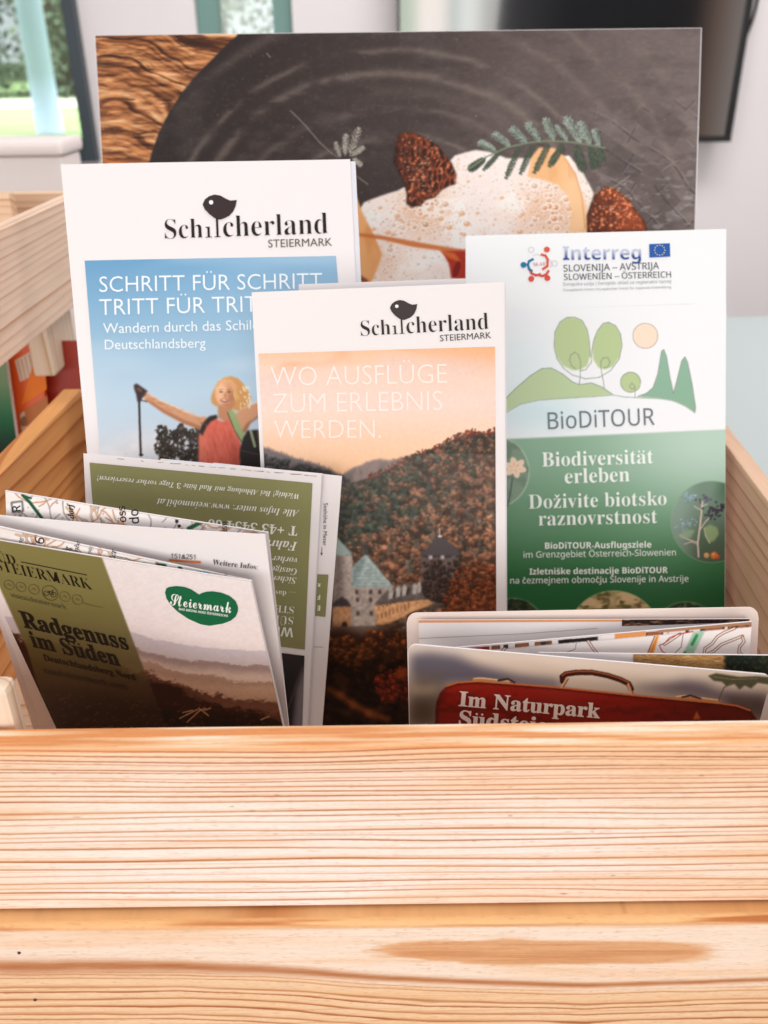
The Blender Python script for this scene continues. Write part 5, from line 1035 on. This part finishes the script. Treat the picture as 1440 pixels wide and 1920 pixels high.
def valley_pic():
    p = Pic(-70, 990, 570, 1470, (240, 232, 233)); X, Y = p.X, p.Y; y = Y-.155*(X-280)-6*np.sin((X-260)/60)
    n = 14*(p.noise(20, 40, 4)-.5)*2 + 5*(p.noise(3, 5, 2)-.5)*2
    p.vgrad([(990, (240, 232, 232)), (1180, (238, 226, 224)), (1470, (210, 190, 176))])
    p.blend(sstep(1188, 1192, y+n*.3), (204, 192, 198)); p.blend(sstep(1192, 1216, y)*.8, (206, 192, 190)); p.blend(sstep(1216, 1221, y+n*.7), (164, 138, 132)); p.blend(sstep(1222, 1242, y+n*.3), (226, 200, 182))
    p.blend(sstep(1240, 1247, y+n*.9-.06*(X-400))*.8, (176, 138, 116)); p.blend(sstep(1250, 1266, y+n*.4)*.8, (224, 188, 158)); p.blend(sstep(1266, 1274, y+n*1.1-.10*(X-380)), (110, 70, 56)); p.blend(sstep(1274, 1296, y+n*.5)*.65, (138, 94, 74)); p.blend(sstep(1284, 1298, y+n*1.3-.18*(X-400)), (52, 25, 18)); p.blend(sstep(1300, 1330, y)*.85, (26, 11, 8))
    p.a *= (.97+.06*p.noise(4, 6, 3))[..., None]
    rg = random.Random(2)
    for _ in range(190):
        x = rg.uniform(100, 540); yy = 1318+.06*(x-280)+rg.uniform(-8, 60); p.dab(x, yy, rg.uniform(1.5, 6), rg.uniform(.8, 2.2), rg.uniform(-.9, .3), (rg.uniform(70, 130), rg.uniform(34, 66), rg.uniform(18, 34)), .6)
    for q in ([(338, 1345), (352, 1338), (372, 1328)], [(344, 1334), (362, 1330)], [(352, 1352), (376, 1330), (386, 1326)], [(374, 1326), (392, 1340)], [(490, 1348), (505, 1342)], [(384, 1330), (396, 1326)]): p.line(q, 2.6, (212, 162, 120), .85)
    # slanted olive band, printed over the photo
    g = p.mask([(-40, 990), (-26, 1030), (0, 1098), (52, 1215), (80, 1310), (120, 1400), (330, 1400), (296, 1316), (262, 1228), (195, 1049), (172, 990)], .4)
    al = g*np.interp(Y, [990, 1150, 1240, 1290, 1335], [1, 1, .86, .62, .30]); gc = np.stack([np.interp(Y, [1010, 1120, 1220, 1320], v) for v in ((136, 124, 104, 88), (128, 116, 92, 70), (78, 68, 52, 42))], -1)
    p.a = p.a*(1-al[..., None])+gc*al[..., None]
    return p
def cycling_leaflet():
    z1 = lambda x, y: (x/2.25, 840+y/2.25); z2 = lambda x, y: (x/4.5, 1000+y/4.5); z3 = lambda x, y: (280+x/3.6, 980+y/3.6)
    ref = (520, 1350); A = Surface(ref, .246, -10, -18, .0004, .2); B = Surface(ref, .248, -9.4, -18, .0004, .2); Cc = Surface(ref, .2525, -7, -18, .0016, .8); D = Surface(ref, .2575, -5, -17, .0005, .4)
    r = thing('leaflet', 'open folded cycling map leaflet with an olive band, green heart emblem and misty hills', 'leaflet', tuple(A.P(np.array([340., 1450.]))))
    sheet('map_panel', D, [(11, 919), (503, 998), (548, 1420), (110, 1420)], .0004, M_paper, r, nx=20, ny=14)
    sheet('inner_panel', Cc, [(-70, 961), (499, 1000), (549, 1420), (80, 1420)], .0004, M_paper, r, nx=26, ny=20)
    sheet('fold_panel', B, [(-66, 972), (472, 1088.5), (546, 1420), (100, 1420)], .0004, M_paper, r, nx=20, ny=14)
    sheet('cover', A, [(-60, 1002), (471, 1089), (544, 1420), (132, 1420)], .0004, M_paper, r, nx=20, ny=16)
    printed('printed_photo', A, [(-60, 1002.5), (470.6, 1089.4), (552, 1460), (150.5, 1460)], valley_pic(), M_print, r, .0002)
    k = (28, 24, 20); I = Ink(A, .0004)
    I.text('SÜD', 'serif', z2(-70, 214), z2(150, 254), k, -.014, 1.05, up=(-.36, -1)); I.stroke([z2(188, 230), z2(742, 340)], 1.4, k)
    I.text('STEIERMARK', 'serif', z2(-18, 300), z2(792, 466), k, -.016, 1.16, up=(-.36, -1))
    fd = (96, 88, 58)
    for cx, cy, q in ((85, 425, 42), (185, 442, 42), (295, 462, 44), (432, 492, 66), (556, 522, 44), (662, 548, 44)):
        t = np.linspace(0, 6.3, 24); I.stroke([z2(cx+q*math.cos(a), cy+q*.92*math.sin(a)+.2*q*math.cos(a)) for a in t], .9, fd if q < 60 else (60, 54, 36))
    I.stroke([z2(700, 570), z2(760, 592), z2(880, 614)], .8, fd)
    for cx in (402, 462):
        t = np.linspace(0, 6.3, 16); I.stroke([z2(cx+22*math.cos(a), 500+(cx-432)*.2+20*math.sin(a)) for a in t], .9, k)
    I.stroke([z2(402, 494), z2(424, 478), z2(452, 486), z2(462, 506), z2(430, 500), z2(424, 478)], .9, k); I.stroke([z2(452, 486), z2(448, 470), z2(462, 470)], .9, k)
    for cx, cy in ((85, 425), (185, 442), (295, 462), (556, 522), (662, 548)): I.stroke([z2(cx-18, cy+4), z2(cx-4, cy-12), z2(cx+10, cy+8), z2(cx+20, cy-2)], .8, fd)
    I.text('visitsüdsteiermark', 'gill', z2(104, 528), z2(574, 630), (92, 84, 56), 0, 1.0, up=(-.36, -1))
    I.text('Radgenuss', 'serif', z2(212, 782), z2(1104, 972), k, .016, 1.12, up=(-.38, -1)); I.text('im Süden', 'serif', z2(286, 946), z2(1030, 1108), k, .016, 1.12, up=(-.38, -1))
    I.text('Deutschlandsberg Nord', 'serif', z2(384, 1062), z2(1160, 1230), (34, 26, 20), .004, 1.1, up=(-.38, -1)); I.text('suedsteiermark.com', 'serif', z2(388, 1172), z2(1086, 1312), (60, 48, 36), -.006, 1.1, up=(-.38, -1))
    I.build('lettering', M_print, r)
    H = Ink(A, .0004); H.poly([z3(*q) for q in ((113, 462), (120, 436), (140, 425), (185, 419), (240, 425), (285, 441), (318, 462), (340, 477), (362, 466), (390, 458), (430, 456), (490, 465), (545, 487), (585, 520), (602, 560), (602, 590), (588, 626), (555, 654), (500, 674), (410, 688), (350, 677), (270, 641), (200, 594), (150, 546), (122, 502))], (22, 104, 66))
    H.text('Steiermark', 'script', z3(150, 545), z3(562, 602), (240, 246, 240), .004, 1.5, dh=.0001, up=(-.2, -1)); H.text('DAS GRÜNE HERZ ÖSTERREICHS', 'bold', z3(206, 579), z3(535, 628), (240, 246, 240), 0, 1.0, dh=.0001)
    H.build('emblem', M_print, r)
    m = map_pic(-70, 970, 560, 1120, 21)
    for l in ([z1(610, 488), z1(640, 500), z1(800, 530)],): m.line(l, 8, (86, 110, 66), 1)
    m.poly([z1(664, 480), z1(706, 486), z1(700, 522), z1(654, 514)], (22, 58, 38), 1, .3); m.line([z1(760, 498), z1(776, 520), z1(800, 524)], 6, (34, 74, 50), 1); m.dab(*z1(868, 520), 13, 9, .3, (60, 176, 204), 1); m.dab(*z1(925, 540), 10, 6, .2, (196, 52, 48), 1); m.dab(*z1(900, 512), 6, 3, .2, (230, 200, 210), 1)
    printed('printed_map', B, [(-64, 974), (471, 1089.5), (475, 1110), (-55, 1060)], m, M_print, r, .00025)
    T = Ink(B, .0004); bk = (36, 34, 38); rd = (190, 110, 80); u = (-1, -.15)
    for t, x, y, l, c in (('ing', 84, 404, 30, bk), ('Nern', 140, 408, 46, rd), ('6', 178, 402, 26, bk), ('ng', 282, 446, 34, bk), ('embe', 318, 452, 62, bk), ('mnitz', 372, 458, 50, (90, 90, 100)), ('Nato', 410, 462, 48, rd), ('tter', 474, 476, 52, bk), ('2', 676, 512, 16, (240, 240, 240)), ('P', 856, 528, 16, (250, 250, 250)), ('NC', 948, 546, 24, bk)):
        T.text(t, 'ital' if len(t) > 1 else 'noto', z1(x+10, y), z1(x+10+l*.26, y-l), c, .004, 1.0)
    T.build('lettering', M_print, r)
    n = map_pic(5, 910, 520, 1010, 8); n.line([z1(100, 195), z1(130, 225), z1(168, 275), z1(180, 290)], 6, (34, 88, 62), 1); n.line([z1(112, 200), z1(135, 208)], 4, (34, 88, 62), 1); n.line([z1(800, 335), z1(850, 310), z1(905, 290)], 8, (60, 120, 84), 1); n.line([z1(800, 335), z1(850, 310), z1(905, 290)], 2, (30, 80, 54), 1)
    for a in (z1(745, 285), z1(750, 305), z1(760, 325)): n.dab(*a, 3.4, 3, 0, (44, 44, 46), 1)
    n.poly([z1(50, 225), z1(100, 218), z1(104, 264), z1(56, 272)], (30, 30, 30), 1, .4); n.poly([z1(55, 229), z1(96, 223), z1(99, 261), z1(60, 267)], (248, 246, 244), 1, .4)
    printed('printed_map', D, [(12, 920), (502, 999), (504, 1012), (14, 985)], n, M_print, r, .00025)
    T = Ink(D, .0004)
    for t, st, x, y, l, c in (('dorf', 'bital', 318, 292, 66, bk), ('öss', 'noto', 538, 306, 68, bk), ('do', 'noto', 592, 312, 60, bk), ('R', 'noto', 92, 262, 26, bk)): T.text(t, st, z1(x, y), z1(x-l*.08, y-l), c, .01, 1.0)
    T.build('lettering', M_print, r); T = Ink(D, .0004); T.text('ssu', 'noto', z1(962, 352), z1(958, 306), bk, .01, 1.0); T.build('lettering', M_print, r)
    J = Ink(Cc, .0004); J.text('151&251', 'noto', z1(730, 453), z1(832, 459), (40, 38, 42), .002); J.poly([z1(722, 457), z1(855, 467), z1(855, 476), z1(722, 466)], (230, 130, 60)); J.text('Weitere Infos:', 'serif', z1(904, 480), z1(1092, 504), (46, 42, 44), -.010); J.build('lettering', M_print, r)
    adopt(r)
cycling_leaflet()

# ------------------------------------------------------------------ folded leaflet at the front right
def suitcase_pic():
    p = Pic(755, 1190, 1470, 1420, (206, 186, 168)); X, Y = p.X, p.Y; z = lambda l: pt(2.057, l, 740, 1120)
    p.vgrad([(1190, (214, 200, 190)), (1260, (206, 186, 168)), (1330, (170, 150, 130)), (1420, (120, 100, 80))])
    def soft(pts, col, a, s): p.blend(p.mask(z(pts), s)*a, col)
    soft([(60, 215), (140, 208), (240, 222), (330, 262), (480, 300), (640, 320), (640, 350), (300, 330), (180, 330), (120, 330), (60, 300)], (92, 86, 98), .95, 9); soft([(60, 300), (190, 290), (190, 480), (60, 480)], (104, 92, 84), .9, 10); soft([(56, 330), (120, 345), (170, 330), (160, 370), (60, 372)], (196, 170, 140), .7, 8); soft([(70, 400), (150, 400), (150, 480), (70, 480)], (84, 66, 50), .8, 9)
    soft([(900, 345), (1060, 330), (1120, 312), (1200, 330), (1250, 360), (1400, 372), (1440, 370), (1420, 460), (1250, 400)], (96, 84, 92), .9, 9); soft([(1270, 380), (1440, 390), (1440, 470), (1300, 440)], (86, 70, 66), .9, 8); soft([(500, 215), (900, 260), (1250, 296), (1100, 310), (700, 290)], (222, 206, 190), .6, 9)
    case = z([(156, 640), (158, 440), (162, 402), (176, 366), (200, 340), (240, 326), (320, 320), (420, 328), (640, 346), (900, 374), (1100, 394), (1250, 408), (1320, 418), (1370, 436), (1396, 470), (1400, 640)])
    m = p.mask(case, .5); p.blend(m, (136, 24, 16)); e = np.clip(blur(m, 7), 0, 1); p.blend(m*sstep(.98, .60, e)*.75, (60, 12, 10)); p.blend(m*sstep(1335, 1285, Y)*.5, (176, 40, 26)); p.blend(m*sstep(.55, .75, p.noise(8, 60, 3))*.35, (150, 46, 30)); p.blend(m*sstep(.55, .8, p.noise(14, 30, 3))*.4, (72, 14, 12)); p.blend(m*sstep(1130, 1390, X)*.45, (52, 14, 10))
    p.line(case[4:14], 3.2, (206, 112, 66), .95); p.line([(x, y+4) for x, y in case[4:14]], 2.0, (84, 18, 14), .8)
    for l in ([(306, 316), (330, 314), (440, 326)], [(1086, 388), (1120, 384), (1250, 402)]): p.line(z(l), 6.5, (190, 130, 84), 1); p.line(z([(a, b-6) for a, b in l]), 2.2, (238, 196, 150), 1)
    p.line(z([(400, 318), (436, 312), (462, 326)]), 4, (56, 44, 44), 1); p.line(z([(1110, 384), (1140, 378), (1180, 390)]), 3.5, (70, 40, 30), 1)
    h = z([(648, 322), (646, 304), (660, 294), (700, 288), (760, 288), (820, 300), (870, 316), (902, 332), (912, 352)]); p.line(h, 10.5, (52, 20, 14), 1); p.line([(x, y-2.2) for x, y in h[1:]], 2.4, (168, 84, 52), .9)
    for a, b in (((664, 312), (644, 344)), ((900, 336), (914, 370))): p.line(z([a, b]), 4.5, (206, 150, 106), 1); p.line(z([(a[0]+6, a[1]), (b[0]+6, b[1])]), 1.6, (96, 44, 30), 1)
    lf = z([(1208, 302), (1240, 292), (1290, 300), (1330, 306), (1400, 304), (1470, 310), (1470, 340), (1400, 330), (1374, 352), (1350, 340), (1330, 356), (1310, 334), (1280, 344), (1262, 326), (1230, 322)]); p.poly(lf, (72, 70, 50), 1, .7); p.line(z([(1300, 330), (1270, 348), (1255, 380), (1250, 400)]), 2.2, (90, 78, 54), .9); p.line(z([(1230, 306), (1300, 316), (1400, 314)]), 1.6, (130, 124, 90), .7); p.poly(z([(1150, 470), (1165, 436), (1180, 470)]), (206, 110, 60), .8, .6)
    return p
def suitcase_leaflet():
    z = lambda x, y: (740+x/2.057, 1120+y/2.057)
    ref = (1100, 1290); A = Surface(ref, .230, 6, -5, .0003, .3); Cc = Surface(ref, .236, 5, -3, .0003, .3); B = Surface(ref, .242, 6, 3, .0004, 1.1); P = Surface(ref, .250, 8, 0, .0003, .3); Q = Surface(ref, .2525, 9, 0, .0003, .3)
    r = thing('leaflet', 'folded nature park leaflet with a red brown suitcase on its front, at the front right', 'leaflet', tuple(A.P(np.array([1090., 1400.]))))
    sheet('back_cover', Q, [(762, 1149), (1424, 1139), (1412, 1400), (768, 1400)], .0005, mat('cream_card', tuple(alb((240, 222, 212))), .5), r, round_px=20, ny=16)
    sheet('inner_panel', P, [(785, 1162), (1407, 1161), (1398, 1400), (788, 1400)], .0004, M_paper, r, nx=20, ny=12)
    I = Ink(P, .0003); I.poly([z(92, 86), z(876, 84), z(876, 92), z(92, 95)], (222, 150, 100)); I.stroke([z(92, 156), z(500, 138), z(780, 118)], 1.2, (190, 176, 172))
    dk = Pic(1160, 1155, 1410, 1180, (50, 34, 30)); dk.blend(sstep(.5, .62, dk.noise(3, 24, 3)), (150, 110, 86)); dk.blend(sstep(.58, .7, dk.noise(2, 16, 3)), (16, 12, 12))
    printed('printed_strip', P, [z(876, 84), z(1370, 84), z(1365, 96), z(876, 110)], dk, M_print, r, .00025); I.build('lettering', M_print, r)
    sheet('map_panel', B, [(824, 1217), (1410, 1165), (1394, 1400), (830, 1400)], .0004, M_paper, r, nx=20, ny=12)
    m = Pic(815, 1155, 1415, 1245, (246, 236, 232)); rg = random.Random(4)
    u = (m.X-824)/586; top = 1217-52*u; d = m.Y-top
    st = fbm(3, m.w, 3, 14, 3)[1][None, :]*np.ones((m.h, 1))
    strip = (d < 9.5).astype(float); m.blend(strip, (236, 226, 222)); m.blend(strip*sstep(.46, .5, st)*sstep(1.5, 3, d), (60, 50, 44)); m.blend(strip*sstep(.56, .6, st)*sstep(1.5, 3, d), (150, 92, 60)); m.blend(strip*(u < .16)*sstep(2, 3, d), (150, 44, 36)); m.blend(strip*((u > .56) & (u < .66)), (226, 150, 84)); m.blend(strip*(u > .70)*sstep(7, 4, d), (176, 128, 96)); m.blend(strip*((u > .38) & (u < .5))*sstep(2, 3, d), (28, 26, 26)); m.blend(np.exp(-((d-9.5)/1.2)**2)*.5, (190, 176, 172))
    for l in ([(1192, 216), (1196, 196), (1224, 176), (1244, 150), (1270, 134), (1310, 118)], [(1206, 218), (1230, 206), (1260, 180), (1340, 148)], [(1340, 152), (1346, 170), (1330, 188), (1326, 210), (1340, 222)], [(746, 168), (764, 196), (780, 214)], [(424, 196), (408, 214)], [(1100, 140), (1040, 180)]):
        q = [z(*a) for a in l]; m.line(q, 5.4, (110, 54, 44), 1); m.line(q, 3.0, (250, 236, 222), 1)
    m.poly([z(1008, 146), z(1018, 148), z(996, 218), z(976, 218)], (232, 140, 50), 1, .4); m.line([z(1002, 148), z(974, 216)], 1.4, (90, 30, 24), 1); m.line([z(1150, 130), z(1090, 142), z(1060, 154), z(1040, 176), z(1020, 184), z(1030, 206), z(1050, 220)], 1.6, (176, 40, 40), 1); m.line([z(1112, 140), z(1104, 190), z(1080, 214)], 1.2, (110, 90, 100), 1); m.line([z(702, 170), z(694, 200), z(660, 212)], 1.2, (140, 130, 150), 1)
    m.poly([z(1150, 134), z(1196, 128), z(1150, 220), z(1110, 220)], (158, 196, 168), .95, .5); m.line([z(1164, 146), z(1146, 180)], 6, (60, 142, 88), 1); m.dab(*z(1118, 212), 3, 3, 0, (60, 142, 88), 1)
    printed('printed_map', B, [(825, 1217.5), (1409, 1165.8), (1404, 1240), (827, 1240)], m, M_print, r, .00025)
    sheet('photo_panel', Cc, [(1010, 1223), (1450, 1229), (1440, 1400), (1010, 1400)], .0004, M_paper, r, nx=16, ny=10)
    g = Pic(1180, 1220, 1460, 1300, (182, 136, 84)); 
    for _ in range(420):
        x = rg.uniform(1185, 1345); y = rg.uniform(1222, 1290); a = rg.uniform(-.5, .8); L = rg.uniform(5, 16); g.line([(x, y), (x+L*math.cos(a), y+L*math.sin(a)*.6)], 1.1, rg.choice([(226, 186, 130), (140, 96, 56), (206, 160, 100), (110, 76, 46)]), .7)
    g.blend(sstep(1352, 1364, g.X+6*(g.noise(6, 6, 2)-.5)), (28, 34, 26))
    for _ in range(150): g.dab(rg.uniform(1356, 1455), rg.uniform(1222, 1290), rg.uniform(1, 4), rg.uniform(.8, 2), rg.uniform(-1, 1), (rg.uniform(30, 80), rg.uniform(40, 84), rg.uniform(30, 56)), .7)
    printed('printed_photo', Cc, [(1187, 1226), (1449.5, 1229.6), (1442, 1300), (1187, 1290)], g, M_print, r, .00025)
    sheet('cover', A, [(764, 1206), (1449, 1266), (1412, 1400), (768, 1400)], .0005, M_paper, r, round_px=18, ny=20)
    q = np.array([(764, 1206), (1449, 1266), (1412, 1400), (768, 1400)], float); pic = suitcase_pic()
    # print follows the rounded outline of the cover, leaving a hairline of white paper
    nx, ny = 520, 116; a = 18.0; wd = np.linalg.norm(q[1]-q[0]); ht = np.linalg.norm(q[3]-q[0]); uu = np.linspace(.0022, .9985, nx); x = uu*wd
    drop = np.where(x < a, a-np.sqrt(np.clip(a*a-(a-x)**2, 0, None)), np.where(x > wd-a, a-np.sqrt(np.clip(a*a-(x-wd+a)**2, 0, None)), 0))+1.3
    vv = np.linspace(0, 1, ny)[:, None]; vv = vv+(1-vv)*(drop/ht)[None]; uu = np.broadcast_to(uu[None], vv.shape)[..., None]; vv = vv[..., None]
    P2 = (1-vv)*((1-uu)*q[0]+uu*q[1])+vv*((1-uu)*q[3]+uu*q[2]); grid_mesh('printed_photo', A.P(P2, .0002), M_gloss, r, alb(np.clip(pic.sample(P2), 0, 255)))
    T = Ink(A, .0004); w = (246, 232, 222); T.text('Im Naturpark', 'serif', z(246, 414), z(790, 463), w, .012, .92); T.text('Südsteiermark', 'serif', z(246, 490), z(850, 545), w, .012, .9); T.build('lettering', M_print, r)
    adopt(r)
suitcase_leaflet()

# ------------------------------------------------------------------ what stands behind the crate at the left
def left_things():
    Y = .56
    S = Surface((40, 760), Y, 10, 0); bot = [(150, 1110), (30, 1110)]
    r = thing('brochure', 'orange brochure with a cream label under the raised crate at the left', 'brochure', tuple(S.P(np.array([90., 1110.]))))
    sheet('cover', S, [(-14, 640), (66, 626), (140, 1110), (72, 1110)], .004, mat('orange_print', tuple(alb((232, 92, 26))), .35, .4), r, nx=6, ny=6, floor=False)
    I = Ink(S, .0003); I.poly([(28, 676), (56, 660), (64, 702), (38, 716)], (236, 212, 190)); 
    for k in range(4): I.stroke([(33+k*7, 676-k*4), (42+k*7, 712-k*3)], 1.2, (180, 130, 100), .0002)
    I.poly([(36, 776), (88, 742), (96, 792), (44, 850)], (196, 120, 70)); I.poly([(38, 778), (46, 770), (56, 842), (48, 852)], (226, 200, 176), .0002); I.ellipse(45, 790, 6, 10, (150, 110, 80), .0003); I.poly([(60, 690), (84, 680), (88, 730), (40, 760)], (246, 130, 40), .0001); I.build('label', M_print, r); adopt(r)
    S = Surface((120, 740), Y+.012, 8, 0)
    o = sheet('brochure', S, [(76, 640), (170, 640), (176, 1110), (112, 1110)], .004, mat('dark_red_print', tuple(alb((164, 44, 20))), .4, .4), None, nx=4, ny=4, floor=False); tag(o, 'dark red brochure beside the orange brochure, under the foot of the raised crate', 'brochure')
    S = Surface((-10, 760), Y-.012, 10, 0)
    M = mat('green_print', (.03, .1, .05), .4, .4, attr=True); p = Pic(-90, 630, 80, 1115); p.vgrad([(630, (150, 176, 140)), (720, (120, 150, 110)), (790, (30, 100, 62)), (840, (14, 44, 28)), (1115, (8, 14, 10))])
    r = thing('brochure', 'dark green brochure leaning left of the orange brochure at the picture edge', 'brochure', tuple(S.P(np.array([0., 1110.]))))
    sheet('cover', S, [(-80, 650), (6, 640), (70, 1110), (-40, 1110)], .004, M_paper, r, nx=4, ny=4, floor=False); printed('printed_photo', S, [(-80, 650), (6, 640), (70, 1110), (-40, 1110)], p, M_print, r, .0002, 3); adopt(r)
    # pale box on the table by the window
    Yb_ = 1.1; zt = float(onY(60, 263, Yb_)[2]); xr = float(onY(117, 300, Yb_)[0]); zl = float(onY(60, 292, Yb_)[2])
    r = thing('storage_box', 'pale white lidded box on the table in front of the left window', 'box', (xr-.25, Yb_+.1, 0)); Mb = mat('pale_box', tuple(alb((246, 232, 228))), .5)
    box('body', (xr-.5, Yb_, .0005), (xr, Yb_+.07, zl-.001), Mb, r, .004); box('lid', (xr-.504, Yb_-.006, zl), (xr+.004, Yb_+.076, zt), Mb, r, .006); adopt(r)
left_things()

for o in list(COL.objects):                      # origins of single-mesh things at their own base
    if o.parent is None and o.type == 'MESH' and o.get('category') and not o.modifiers:
        n = len(o.data.vertices); c = np.zeros(n*3); o.data.vertices.foreach_get('co', c); c = c.reshape(-1, 3); b = Vector(((c[:, 0].min()+c[:, 0].max())/2, (c[:, 1].min()+c[:, 1].max())/2, c[:, 2].min()))
        o.data.transform(Matrix.Translation(-b)); o.location = b
